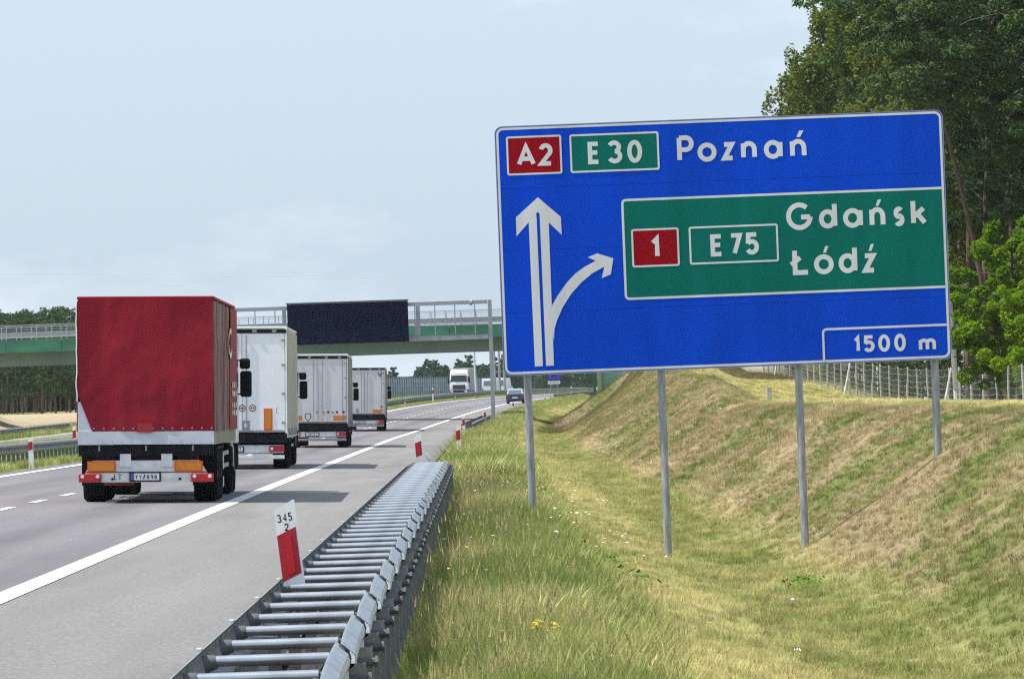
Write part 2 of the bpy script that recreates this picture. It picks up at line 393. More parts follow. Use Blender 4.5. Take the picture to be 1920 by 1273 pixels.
TAR = mat('tar_seal', (.05, .048, .05), .7)
rnd = random.Random(8)
for (d0_, ua, ub, sl_) in ((166, -3.0, -.2, 3.5), (236, -11.4, -.3, 0.4), (140, -7.6, -4.3, 5.0)):
    P = [RP(ua+(ub-ua)*i/14, d0_+sl_*i/14+rnd.uniform(-.25, .25), .006) for i in range(15)]; mb = MB()
    for i in range(14): mb.quad(P[i]-Vector((0, .035, 0)), P[i+1]-Vector((0, .035, 0)), P[i+1]+Vector((0, .035, 0)), P[i]+Vector((0, .035, 0)))
    tag(mb.build('crack_seal', TAR), kind='structure')

# ------------------------------------------------------------------ grass, flowers (scattered on the verge; nobody could count them)
def blade_clump(name, n, h, spread, w, lean, m, seed, head=None):
    rnd = random.Random(seed); mb = MB()
    for i in range(n):
        x, y = rnd.gauss(0, spread), rnd.gauss(0, spread); a = rnd.uniform(0, 2*math.pi); hh = h*rnd.uniform(.55, 1.15)
        lx, ly = math.cos(a)*lean*hh*rnd.uniform(.2, 1), math.sin(a)*lean*hh*rnd.uniform(.2, 1)
        b = rnd.uniform(0, math.pi); wx, wy = math.cos(b)*w, math.sin(b)*w
        p0, p1, p2 = Vector((x, y, -.02)), Vector((x+lx*.35, y+ly*.35, hh*.6)), Vector((x+lx, y+ly, hh))
        W = Vector((wx, wy, 0))
        mb.add([p0-W, p0+W, p1-W*.75, p1+W*.75, p2], [(0, 1, 3, 2), (2, 3, 4)])
        if head: mb.add([p2-W*2.2, p2+W*2.2, p2+Vector((lx*.2, ly*.2, head))], [(0, 1, 2)])
    me = mb.mesh(name, m, fix=False); o = bpy.data.objects.new(name, me); return o
def flower(name, m, stemm, h, r, nheads, seed, sp):
    rnd = random.Random(seed); mb = MB()
    for k in range(nheads):
        x, y = rnd.gauss(0, sp), rnd.gauss(0, sp); hh = h*rnd.uniform(.75, 1.1); top = Vector((x, y, hh))
        mb.cur = 1; mb.add([(x-.003, y, 0), (x+.003, y, 0), (x, y, hh)], [(0, 1, 2)]); mb.cur = 0
        nn = 7; vs = [top+Vector((0, 0, r*.35))]
        for i in range(nn):
            a = 2*math.pi*i/nn; vs.append(top+Vector((math.cos(a)*r, math.sin(a)*r*.9, rnd.uniform(-.3, .2)*r)))
        mb.add(vs, [(0, 1+i, 1+(i+1) % nn) for i in range(nn)])
        mb.add([top+Vector((0, 0, -r*.5))]+vs[1:], [(0, 1+(i+1) % nn, 1+i) for i in range(nn)])
    return bpy.data.objects.new(name, mb.mesh(name, [m, stemm], fix=False))
STEM = mat('green_stem', (.10, .15, .03), .8); WFL = mat('white_petal', (.62, .60, .52), .8); YFL = mat('yellow_petal', (.72, .52, .01), .7)
SEEDH = mat('straw_stalk', (.38, .30, .15), .85, var=.2, vscale=.5, world_space=True); LEAFG = mat('weed_leaf', (.085, .135, .028), .8, spec=.08, var=.3, vscale=5)

def scatter(name, P, cols, sc, protos, kind_label=None):
    """one object of many instances: P (n,3), colour, scale per point; each point picks one proto at random"""
    me = bpy.data.meshes.new(name); me.vertices.add(len(P)); me.vertices.foreach_set('co', P.astype(np.float32).ravel())
    a = me.attributes.new('cover', 'FLOAT_COLOR', 'POINT'); a.data.foreach_set('color', np.concatenate([cols, np.ones((len(P), 1))], 1).astype(np.float32).ravel())
    a = me.attributes.new('size', 'FLOAT', 'POINT'); a.data.foreach_set('value', sc.astype(np.float32))
    a = me.attributes.new('pick', 'INT', 'POINT'); a.data.foreach_set('value', np.random.randint(0, len(protos), len(P)).astype(np.int32))
    o = put(name, me)
    col = bpy.data.collections.new(name+'_kinds')
    for p in protos: col.objects.link(p)
    ng = bpy.data.node_groups.new(name+'_scatter', 'GeometryNodeTree')
    ng.interface.new_socket('Geometry', in_out='INPUT', socket_type='NodeSocketGeometry'); ng.interface.new_socket('Geometry', in_out='OUTPUT', socket_type='NodeSocketGeometry')
    N, L = ng.nodes, ng.links
    gi, go = N.new('NodeGroupInput'), N.new('NodeGroupOutput')
    ip = N.new('GeometryNodeInstanceOnPoints'); ci = N.new('GeometryNodeCollectionInfo'); ci.inputs[0].default_value = col
    ci.inputs['Separate Children'].default_value = True; ci.inputs['Reset Children'].default_value = True
    def na(n, t):
        q = N.new('GeometryNodeInputNamedAttribute'); q.data_type = t; q.inputs[0].default_value = n; return q.outputs[0]
    rv = N.new('FunctionNodeRandomValue'); rv.data_type = 'FLOAT'; rv.inputs[2].default_value = 0; rv.inputs[3].default_value = 6.283
    cx = N.new('ShaderNodeCombineXYZ'); L.new(rv.outputs[1], cx.inputs[2])
    L.new(gi.outputs[0], ip.inputs['Points']); L.new(ci.outputs[0], ip.inputs['Instance']); ip.inputs['Pick Instance'].default_value = True
    L.new(na('pick', 'INT'), ip.inputs['Instance Index']); L.new(na('size', 'FLOAT'), ip.inputs['Scale']); L.new(cx.outputs[0], ip.inputs['Rotation'])
    L.new(ip.outputs[0], go.inputs[0])
    md = o.modifiers.new('scatter', 'NODES'); md.node_group = ng
    return tag(o, kind='stuff')

def rnd_points(d0, d1, u0, u1, dens, pow_=0.0, margin=2.0):
    """points in strip coordinates; density falls with (d0/d)**pow_; culled to what this stretch of road could show"""
    area = (d1-d0)*(u1-u0); n = int(area*dens)
    d = np.random.uniform(d0, d1, n); u = np.random.uniform(u0, u1, n)
    if pow_: k = np.random.rand(n) < (d0/d)**pow_; d, u = d[k], u[k]
    X = E(d)+u; k = np.abs(X) < d*.0752 + margin
    return X[k], d[k]
def strew(name, sets, protos, hscale=None, keep=None):
    X = np.concatenate([s[0] for s in sets]); D = np.concatenate([s[1] for s in sets])
    c, h, u, za = veg(X, D)
    if keep is not None:
        k = keep(X, D, u, za); X, D, c, h, u, za = X[k], D[k], c[k], h[k], u[k], za[k]
    sc = h*(hscale(X, D, u) if hscale else 1.0)*np.random.uniform(.75, 1.3, len(X))
    z = ground(X, D, False)
    bare = (np.abs(D-512) < 62) & (ground_top(X, D) > 3.8)
    k = ~bare
    return scatter(name, np.stack([X, D, z], 1)[k], (c*np.random.uniform(.8, 1.2, (len(X), 1)))[k], sc[k], protos)
# prototypes are 1 m tall; the point's size scales them
gA = [blade_clump('grass_tuft', 22, 1.0, .55, .030, .75, BLADEM, i) for i in range(4)]
gB = [blade_clump('grass_tuft_tall', 18, 1.0, .28, .011, .55, BLADEM, 20+i) for i in range(4)]
strew('short_grass', [rnd_points(36, 140, .8, 11.5, 72, .8), rnd_points(140, 330, .8, 27, 14, .9), rnd_points(330, 560, .8, 26, 9), rnd_points(425, 540, 3, 11, 16), rnd_points(560, 760, .8, 16, 4)], gA,
      hscale=lambda X, D, u: np.where(D > 140, 1.7, 1.0)*1.0, keep=lambda X, D, u, za: (za < .85) | (D > 130))
strew('tall_verge_grass', [rnd_points(34, 150, .82, 3.2, 190, .7), rnd_points(150, 700, .3, 2.8, 16)], gB, hscale=lambda X, D, u: np.where(u < 1.1, .8, 1.0)*np.where(D > 120, .7, 1.0),
      keep=lambda X, D, u, za: (za > .3) & (np.random.rand(len(X)) < .35+za) & ((u > .82) | (D > 128)))
strew('median_grass', [rnd_points(140, 900, -16.9, -11.65, 9)], gA, hscale=lambda X, D, u: 1.25)
strew('far_verge_grass', [rnd_points(250, 800, -33, -28.8, 4)], gA, hscale=lambda X, D, u: 2.2)
st = [blade_clump('straw_stalks', 7, 1.0, .12, .006, .35, SEEDH, 40+i, .16) for i in range(3)]
strew('straw_seed_heads', [rnd_points(34, 140, .9, 4.0, 5, .5)], st, hscale=lambda X, D, u: 1.55, keep=lambda X, D, u, za: np.random.rand(len(X)) < .15+za*fbm(X*.8, D*.1, 77)*1.7)
sh = [blade_clump('dry_thatch', 12, 1.0, .6, .02, 1.6, SEEDH, 50+i) for i in range(3)]
strew('dry_thatch', [rnd_points(40, 140, 2.4, 10, 9, .8)], sh, hscale=lambda X, D, u: .9, keep=lambda X, D, u, za: fbm(X*.45, D*.10, 11) < .50)
X, D = rnd_points(55, 150, .9, 3.4, .42); kk = (fbm(X*.7, D*.06, 91) > .42) & (D > 60)
scatter('white_verge_flowers', np.stack([X, D, ground(X, D, False)+.02], 1)[kk], np.ones((kk.sum(), 3)), np.random.uniform(.7, 1.25, kk.sum()),
        [flower('white_flower', WFL, STEM, .30, .026, 1, i, .05) for i in range(3)])
X, D = rnd_points(38, 130, .9, 3.4, .14)
scatter('yellow_verge_flowers', np.stack([X, D, ground(X, D, False)], 1), np.ones((len(X), 3)), np.random.uniform(.6, 1.0, len(X)),
        [flower('yellow_flower', YFL, STEM, .34, .02, 1, i, .03) for i in range(2)])
def hit(px, py, d0=30.0, d1=1500.0):
    """distance at which the line of sight through a pixel meets the ground"""
    d = d0
    while d < d1:
        p = site(px, py, d)
        if p.z < gz(p.x, d): return d
        d *= 1.004
    return d1
# a yellow ragwort plant, dandelion clocks and low broad-leaved weeds
def yellow_plant():
    p = site(1022, 1240, 46); z = gz(p.x, p.y); r = empty('ragwort_plant', (p.x, p.y, z))
    tag(r, 'clump of yellow flower heads on thin stems in the grass at lower middle', 'wildflower')
    rnd = random.Random(5); s = MB(); h = MB()
    for (a, b) in ((1008, 1162), (1010, 1172), (1004, 1174), (1042, 1168), (1046, 1172), (1036, 1166), (1012, 1188), (1000, 1176), (1050, 1174), (1040, 1175), (1022, 1180), (1016, 1164), (1014, 1190), (1004, 1166)):
        q = site(a, b, 46+rnd.uniform(-.1, .1)); t = Vector((q.x-p.x, q.y-p.y, q.z-z))
        s.path([(rnd.uniform(-.03, .03), 0, 0), t*.6+Vector((0, 0, .03)), t], [.004, .003, .002], 4)
        nn = 9; vs = [t+Vector((0, -.004, .004))]+[t+Vector((math.cos(2*math.pi*i/nn)*.022*(1+.25*(i % 2)), math.sin(2*math.pi*i/nn)*.02, rnd.uniform(-.006, .006)-.004)) for i in range(nn)]
        h = MB(); h.add(vs, [(0, 1+i, 1+(i+1) % nn) for i in range(nn)])
        h.tube(t+Vector((0, 0, -.014)), t+Vector((0, 0, .006)), .004, .010, 7); h.build('flower_head', YFL, r)
    tag(s.build('stems', STEM, r), kind='stuff')
yellow_plant()
def clock(px, py, d, label):
    q = site(px, py, d); z = gz(q.x, d); r = empty('dandelion_clock', (q.x, d, z)); tag(r, label, 'wildflower', 'dandelion seed heads in the verge')
    t = q.z-z; MB().path([(0, 0, 0), (.01, 0, t*.6), (0, 0, t)], [.003, .003, .002], 5).build('stem', STEM, r)
    mb = MB(); rnd = random.Random(int(px))
    for i in range(110):
        v = Vector((rnd.gauss(0, 1), rnd.gauss(0, 1), rnd.gauss(0, 1))).normalized()*.024*rnd.uniform(.85, 1.1); w = v.orthogonal().normalized()*.005
        mb.add([Vector((0, 0, t)), Vector((0, 0, t))+v-w, Vector((0, 0, t))+v+w], [(0, 1, 2)])
    mb.build('seed_head', mat('seed_fluff', (.52, .45, .38), .9), r)
clock(911, 1222, 46, 'round fluffy dandelion clock at the bottom beside the yellow flowers')
clock(713, 1268, 43, 'pale dandelion clock beside the barrier at the bottom edge')
def weed_patch(px, py, d, n, label, m=LEAFG, sz=.09):
    d = hit(px, py); q = site(px, py, d); rnd = random.Random(n+int(px)); z0 = gz(q.x, d)
    r = empty('weed_patch', (q.x, d, z0)); tag(r, label, 'weeds', 'dark green weeds in the grass'); mb = MB()
    for i in range(n):
        x, y = rnd.gauss(0, .13), rnd.gauss(0, .5); z = gz(q.x+x, d+y)-z0 + rnd.uniform(.03, .14); a = rnd.uniform(0, 6.28); l = sz*rnd.uniform(.6, 1.2)
        t = Vector((math.cos(a), math.sin(a), rnd.uniform(-.2, .9))).normalized()*l; s = Vector((-math.sin(a), math.cos(a), 0))*l*.33; o = Vector((x, y, z))
        mb.add([o, o+t*.5+s, o+t, o+t*.5-s, o+t*.5+Vector((0, 0, .012))], [(0, 1, 4), (1, 2, 4), (2, 3, 4), (3, 0, 4)])
    tag(mb.build('leaf_cluster', m, r, fix=False), kind='stuff')
for a in ((1075, 1030, 82, 60, 'dark leafy weeds low in the mown slope left of the second sign post'), (1105, 1048, 79, 90, 'widest patch of dark leafy weeds below the second sign post'),
          (1135, 1058, 77, 70, 'dark weeds at the right end of the row below the second sign post'), (1195, 1092, 70, 50, 'small green weed patch at lower middle near the ditch')):
    weed_patch(*a)
weed_patch(1508, 1105, 66, 110, 'bright green grass tuft in the ditch right of the third sign post', mat('bright_leaf', (.11, .20, .03), .8, spec=.05), .07)
LITM = mat('white_litter', (.72, .72, .70), .5)
for i, (px, py, d, w, label) in enumerate(((1487, 1141, 64, .12, 'scrap of white litter lying in the ditch grass'), (1132, 947, 110, .28, 'thin white strip of litter on the slope right of the first sign post'),
                              (1352, 772, 190, .18, 'white scrap of litter near the crest between second and third sign posts'), (1496, 1240, 58, .06, 'small grey white scrap at the bottom right of the ditch'))):
    d = hit(px, py); q = site(px, py, d); z = gz(q.x, d)+.09; rnd = random.Random(i); mb = MB(); n = 6
    rows = [[Vector(((k/n-.5)*w, (j-.5)*.09*(1-.4*abs(k/n-.5)), rnd.uniform(0, .03))) for k in range(n+1)] for j in (0, 1)]
    for k in range(n): mb.quad(rows[0][k], rows[0][k+1], rows[1][k+1], rows[1][k])
    for k in range(n): mb.quad(*(p-Vector((0, 0, .004)) for p in (rows[0][k], rows[1][k], rows[1][k+1], rows[0][k+1])))
    o = mb.build('litter_scrap', LITM, None, loc=(q.x, d, z)); tag(o, label, 'litter', 'scraps of litter in the grass')

# ------------------------------------------------------------------ stroke lettering (road-sign style, one width of line)
def arc(cx, cy, rx, ry, a0, a1, n=14):
    return [(cx+rx*math.cos(R(a0+(a1-a0)*i/n)), cy+ry*math.sin(R(a0+(a1-a0)*i/n))) for i in range(n+1)]
G = {
 'A': [[(0, 0), (.5, 1), (1, 0)], [(.2, .30), (.8, .30)]],
 '2': [arc(.5, .72, .48, .28, 165, -35) + [(.02, 0), (1, 0)]],
 'E': [[(1, 1), (0, 1), (0, 0), (1, 0)], [(0, .52), (.9, .52)]],
 '3': [arc(.45, .755, .44, .245, 155, -80), arc(.48, .27, .5, .27, 85, -155)],
 '0': [arc(.5, .5, .5, .5, 0, 360, 24)],
 'P': [[(0, 0), (0, 1)], [(0, 1), (.55, 1)] + arc(.55, .73, .45, .27, 80, -80) + [(.55, .46), (0, .46)]],
 'o': [arc(.5, .5, .5, .5, 0, 360, 24)],
 'z': [[(.03, 1), (.95, 1), (.03, 0), (1, 0)]],
 'n': [[(0, 1), (0, 0)], [(0, .6)] + arc(.5, .55, .5, .45, 170, 0, 12) + [(1, 0)]],
 'a': [arc(.47, .5, .47, .5, 0, 360, 24), [(1, 1), (1, 0)]],
 'd': [arc(.47, .33, .47, .33, 0, 360, 24), [(1, 1), (1, 0)]],
 'G': [arc(.52, .5, .52, .5, 48, 356, 22), [(1.03, .46), (.6, .46)]],
 's': [arc(.5, .745, .42, .255, 40, 250, 12) + arc(.5, .27, .45, .27, 75, -145, 14)],
 'k': [[(0, 1), (0, 0)], [(.9, .66), (.05, .28)], [(.35, .42), (.98, 0)]],
 'L': [[(.22, 1), (.22, 0), (1, 0)], [(-.02, .36), (.55, .68)]],
 '1': [[(0, .76), (.85, 1), (.85, 0)]],
 '7': [[(0, 1), (1, 1), (.35, 0)]],
 '5': [[(.95, 1), (.12, 1), (.07, .50)], arc(.46, .31, .5, .31, 142, -150, 16)],
 'm': [[(0, 1), (0, 0)], [(0, .6)] + arc(.25, .68, .25, .30, 160, 0, 8) + [(.5, 0)], [(.5, .6)] + arc(.75, .68, .25, .30, 160, 0, 8) + [(1, 0)]],
 '4': [[(.68, 0), (.68, 1), (.02, .32)], [(0, .3), (1, .3)]],
 '8': [arc(.5, .74, .42, .26, 0, 360, 16), arc(.5, .25, .5, .25, 0, 360, 16)],
 '9': [arc(.5, .7, .5, .3, 0, 360, 16), [(1, .7), (.8, .15), (.45, 0)]],
 'T': [[(0, 1), (1, 1)], [(.5, 1), (.5, 0)]],
 'V': [[(0, 1), (.5, 0), (1, 1)]], 'Y': [[(0, 1), (.5, .5), (1, 1)], [(.5, .5), (.5, 0)]],
 "'": [[(0, 0), (1, 1)]],
}
def stroke(mb, pts, w, y, closed=False):
    """flat band of width w along pts (x,z), facing -y"""
    P = [Vector((p[0], p[1])) for p in pts]
    Q = [P[0]]
    for p in P[1:]:
        if (p-Q[-1]).length > 1e-5: Q.append(p)
    P = Q
    if closed and (P[0]-P[-1]).length < 1e-4: P = P[:-1]
    n = len(P); Lf, Rt = [], []
    for i in range(n):
        a = P[i-1] if (i > 0 or closed) else None; b = P[(i+1) % n] if (i < n-1 or closed) else None
        d1 = (P[i]-a).normalized() if a is not None else (b-P[i]).normalized()
        d2 = (b-P[i]).normalized() if b is not None else d1
        n1, n2 = Vector((-d1.y, d1.x)), Vector((-d2.y, d2.x)); m = (n1+n2)
        if m.length < .2: m = n1
        m.normalize(); k = min(1/max(.35, m.dot(n1)), 2.2)
        Lf.append(P[i]+m*w/2*k); Rt.append(P[i]-m*w/2*k)
    for i in range(n if closed else n-1):
        j = (i+1) % n
        mb.quad((Lf[i].x, y, Lf[i].y), (Rt[i].x, y, Rt[i].y), (Rt[j].x, y, Rt[j].y), (Lf[j].x, y, Lf[j].y))
def glyph(mb, ch, x0, x1, z0, z1, w, y):
    if ch == "'":
        mb.quad((x0, y, z0), (x0+(x1-x0)*.5, y, z0), (x1, y, z1), (x0+(x1-x0)*.42, y, z1)); return
    h = w/2; W, H = max(x1-x0-w, 1e-4), max(z1-z0-w, 1e-4)
    for i, st in enumerate(G[ch]):
        pts = [(x0+h+p[0]*W, z0+h+p[1]*H) for p in st]
        stroke(mb, pts, w, y-.0004*i, closed=(st[0] == st[-1] or (abs(st[0][0]-st[-1][0])+abs(st[0][1]-st[-1][1]) < 1e-6)))

# ------------------------------------------------------------------ the big direction sign
SW, SH = 6.45, 3.577
def signmat(name, col):
    return mat(name, col, .6, 0, var=.10, vscale=1.3, stretch=(1.5, 1, .35), spec=.10, bump=.04, bscale=3)
SBLUE = signmat('sign_blue', (.001, .060, .58)); SGREEN = signmat('sign_green', (.001, .142, .115)); SRED = signmat('sign_red', (.30, .002, .010)); SWHITE = signmat('sign_white', (.66, .66, .68))
SEDGE = mat('sign_edge_alu', (.28, .30, .33), .5, .6)
c0 = site(1359, 455.5, 98.5)
sroot = empty('direction_sign', (c0.x, 98.5, gz(c0.x, 98.5)), (0, R(-.3), 0))
tag(sroot, 'big blue motorway direction sign with green panel on four grey posts', 'road sign')
ZC = c0.z - sroot.location.z
_ex, _ey = Vector((838, -33.2)), Vector((16, 464.5)); _o = Vector((932, 240)); _det = _ex.x*_ey.y-_ex.y*_ey.x
def sl(px, py):
    p = Vector((px, py))-_o; a = (p.x*_ey.y-p.y*_ey.x)/_det; b = (_ex.x*p.y-_ex.y*p.x)/_det
    return (a*SW-SW/2, ZC+SH/2-b*SH)
PX = 1/130.0
def rrect(x0, z0, x1, z1, r, n=5, corners=(1, 1, 1, 1)):
    out = []
    for (cx, cz, a, on) in ((x1-r, z1-r, 0, corners[0]), (x0+r, z1-r, 90, corners[1]), (x0+r, z0+r, 180, corners[2]), (x1-r, z0+r, 270, corners[3])):
        if on: out += [(cx+r*math.cos(R(a+90*i/n)), cz+r*math.sin(R(a+90*i/n))) for i in range(n+1)]
        else: out.append((x1 if a in (0, 270) else x0, z1 if a in (0, 90) else z0))
    return out
x0, x1, zb, zt = -SW/2, SW/2, ZC-SH/2, ZC+SH/2
ph = SH/4; gap = .004
for i in range(4):
    b, t = zb+i*ph+(gap if i else 0), zb+(i+1)*ph
    cor = (0, 0, 0, 0) if i in (1, 2) else ((0, 0, 1, 1) if i == 0 else (1, 1, 0, 0))
    MB().prism(rrect(x0, b, x1, t, .10, 5, cor), 'y', -.010, .028).build('panel', SBLUE, sroot)
for i in (1, 2, 3):
    z = zb+i*ph+gap/2; MB().box((0, .012, z), (SW-.04, .03, gap*1.6)).build('panel_joint', mat('joint_shadow', (.004, .02, .12), .7), sroot)
MB().box((0, .045, zt-.25), (SW-.1, .03, .06)).box((0, .045, zt-SH/2), (SW-.1, .03, .06)).box((0, .045, zb+.25), (SW-.1, .03, .06)).build('back_rail', GALV, sroot)
ed = MB(); o1 = rrect(x0-.012, zb-.012, x1+.012, zt+.012, .11, 6); i1 = rrect(x0, zb, x1, zt, .10, 6)
for i in range(len(o1)):
    j = (i+1) % len(o1); ed.quad((*o1[i][:1], -.0112, o1[i][1]), (i1[i][0], -.0112, i1[i][1]), (i1[j][0], -.0112, i1[j][1]), (o1[j][0], -.0112, o1[j][1]))
    ed.quad((o1[i][0], -.0112, o1[i][1]), (o1[j][0], -.0112, o1[j][1]), (o1[j][0], .032, o1[j][1]), (o1[i][0], .032, o1[i][1]))
ed.build('edge_trim', SEDGE, sroot)
bd = MB(); stroke(bd, rrect(x0+.027, zb+.027, x1-.027, zt-.027, .085, 6), .034, -.0114, True)
bd.build('white_border', SWHITE, sroot)
# green panel (joins the right border)
gx0, gz1 = sl(1170, 376); _, gz0 = sl(1175, 561); gx1 = x1-.045
MB().poly([(p[0], -.0124, p[1]) for p in rrect(gx0, gz0, gx1, gz1, .05, 4, (0, 1, 1, 0))]).build('green_panel', SGREEN, sroot)
gb = MB(); pts = [(gx1, gz1)] + rrect(gx0, gz0, gx1, gz1, .05, 4, (0, 1, 1, 0))[1:-1] + [(gx1, gz0)]
stroke(gb, pts, .034, -.0134); gb.build('green_panel_border', SWHITE, sroot)
bx0, bz1 = sl(1545.5, 617.5); bb = MB(); stroke(bb, [(bx0, zb+.04), (bx0, bz1-.05)] + arc(bx0+.05, bz1-.05, .05, .05, 180, 90, 4) + [(gx1, bz1)], .032, -.0134); bb.build('distance_box_border', SWHITE, sroot)
def plate(name, xa, ya, xb, yb, colr, chars, w):
    a, b = sl(xa, ya), sl(xb, yb); r = rrect(a[0], b[1], b[0], a[1], .02, 3)
    p = MB().poly([(q[0], -.0142, q[1]) for q in r]).build(name, colr, sroot)
    m = MB(); stroke(m, r, .027, -.0152, True); m.build('plate_border', SWHITE, p)
    for (ch, u0, u1, v0, v1) in chars:
        m = MB(); c = sl((u0+u1)/2, (v0+v1)/2); hw, hh = (u1-u0)/2*PX*.985, (v1-v0)/2*PX*.98
        glyph(m, ch, c[0]-hw, c[0]+hw, c[1]-hh, c[1]+hh, w, -.0160); m.build('letter', SWHITE, p)
plate('motorway_plate', 954, 259, 1056.5, 324.5, SRED, [('A', 972, 1008, 271, 313), ('2', 1013.5, 1040.5, 269, 312)], .064)
plate('european_route_plate', 1073, 255, 1239, 317, SGREEN, [('E', 1105.6, 1129.5, 266, 309), ('3', 1142, 1171, 263.5, 307.5), ('0', 1179.5, 1208, 262.5, 306.5)], .064)
plate('road_plate', 1188, 432, 1276, 497, SRED, [('1', 1223, 1241, 443, 485.5)], .068)
plate('european_route_plate', 1296, 427.5, 1462, 488.5, SGREEN, [('E', 1335, 1359.5, 439, 481.5), ('7', 1370, 1395, 437, 479.5), ('5', 1400, 1427, 435.5, 478)], .064)
def words_(name, chars, w):
    p = empty(name); p.parent = sroot
    for (ch, u0, u1, v0, v1) in chars:
        m = MB(); c = sl((u0+u1)/2, (v0+v1)/2); hw, hh = (u1-u0)/2*PX*.99, (v1-v0)/2*PX*.985
        glyph(m, ch, c[0]-hw, c[0]+hw, c[1]-hh, c[1]+hh, w, -.0136); m.build('accent' if ch == "'" else 'letter', SWHITE, p)
words_('place_name', [('P', 1273, 1305, 254, 305), ('o', 1311.5, 1347.5, 267.5, 304), ('z', 1357, 1381.5, 266.5, 301.5), ('n', 1393, 1423, 264.5, 299.5), ('a', 1436, 1471.5, 262.5, 298.5), ('n', 1485, 1516, 260.5, 296.5), ("'", 1497, 1511, 245, 257)], .068)
words_('place_name', [('G', 1477, 1526, 379.5, 432), ('d', 1538.5, 1573, 378, 429), ('a', 1584, 1621.5, 390, 427.5), ('n', 1633.5, 1663.5, 388, 426), ("'", 1645, 1656, 374, 386), ('s', 1678, 1700, 387, 424.5), ('k', 1711, 1742, 371.5, 422.5)], .070)
words_('place_name', [('L', 1482, 1522, 465, 516), ('o', 1529, 1566.5, 476.5, 514.5), ("'", 1546, 1557, 461.5, 474), ('d', 1575, 1610.5, 460, 512.5), ('z', 1620, 1646, 474.5, 511.5), ("'", 1631.5, 1642, 457.5, 470.5)], .070)
words_('distance_text', [('1', 1603, 1615.5, 629, 661), ('5', 1621, 1643, 628, 660), ('0', 1649, 1671.5, 626.5, 659.5), ('0', 1679, 1701, 625, 658.5), ('m', 1725, 1757.5, 633.5, 658)], .050)
# arrows: straight double shaft and slip-road branch
def flat(name, polys):
    m = MB()
    for k, pl in enumerate(polys): m.poly([(sl(*p)[0], -.0118-.0004*k, sl(*p)[1]) for p in pl])
    return m.build(name, SWHITE, sroot, fix=False)
flat('straight_arrow', [[(1011.7, 370.7), (1011.7, 398), (1008.5, 401), (1010, 417.5), (994.5, 417.7), (971.6, 444), (970.4, 408.5)],
                        [(1011.7, 370.7), (1054.7, 407.4), (1056.3, 441), (1032, 417.7), (1015.8, 417.5), (1014.8, 401), (1011.7, 398)],
                        [(994.5, 417), (1009.6, 417), (1020, 687), (1005, 687.5)],
                        [(1015.6, 417), (1032, 417), (1040.8, 686), (1026, 686.5)]])
outer = [(1040.8, 640), (1042, 618), (1046.5, 602), (1057.5, 577), (1074, 551), (1094, 529), (1114, 512.5), (1136, 500.5)]
inner = [(1036, 600), (1036.5, 587), (1038, 573), (1048, 555), (1066, 530), (1081, 514), (1097, 502), (1120, 489.5)]
br = [[inner[i], outer[i], outer[i+1], inner[i+1]] for i in range(7)]
m = MB()
for q in br: m.poly([(sl(*p)[0], -.0134, sl(*p)[1]) for p in q])
for pl in ([(1153, 485), (1122.8, 475.6), (1105, 483), (1120, 489.5)], [(1153, 485), (1120, 489.5), (1136, 500.5)], [(1153, 485), (1136, 500.5), (1131, 522), (1148, 515)]):
    m.poly([(sl(*p)[0], -.0138, sl(*p)[1]) for p in pl])
m.build('slip_road_arrow', SWHITE, sroot, fix=False)
for (px, py) in ((989, 972), (1242, 1050), (1500, 1025), (1756, 851)):
    lx = sl(px, 697)[0]; wx = c0.x+lx
    if px == 989: lx = sl(991, 700)[0]; wx = c0.x+lx
    g = gz(wx, 98.6) - sroot.location.z
    MB().tube((lx, .105, g-.3), (lx, .105, zt-.1), .056, n=16).build('post', GALVP, sroot, smooth=True)

# ------------------------------------------------------------------ crash barriers
WP = [(0, .31), (.012, .305), (.072, .265), (.082, .235), (.078, .21), (.012, .175), (0, .155), (.012, .135), (.078, .10), (.082, .075), (.072, .045), (.012, .005), (0, 0)]
def wbeam_mesh(name, length, side, flare, n=6, t=.005, m=None, zs=1.0, xs=1.0):
    """W-profile rail section running along +Y; side=+1 bulges to +X"""
    mb = MB(); rows = []
    for i in range(n+1):
        s = i/n; off = flare*(1-s)**2.2
        for tt in (0, t): rows.append([Vector((side*(p[0]*xs+off+tt), s*length, p[1]*zs)) for p in WP])
    for i in range(n):
        for k in range(len(WP)-1):
            a, b = rows[2*i], rows[2*i+2]; mb.quad(a[k], a[k+1], b[k+1], b[k])
            a, b = rows[2*i+1], rows[2*i+3]; mb.quad(a[k+1], a[k], b[k], b[k+1])
    for k in range(len(WP)-1):
        a, b = rows[0], rows[1]; mb.quad(a[k], b[k], b[k+1], a[k+1]); a, b = rows[-2], rows[-1]; mb.quad(b[k], a[k], a[k+1], b[k+1])
    for i in range(n):
        a, b, c, d = rows[2*i][0], rows[2*i+1][0], rows[2*i+3][0], rows[2*i+2][0]; mb.quad(a, b, c, d)
    return mb.mesh(name, m or GALV, fix=False)

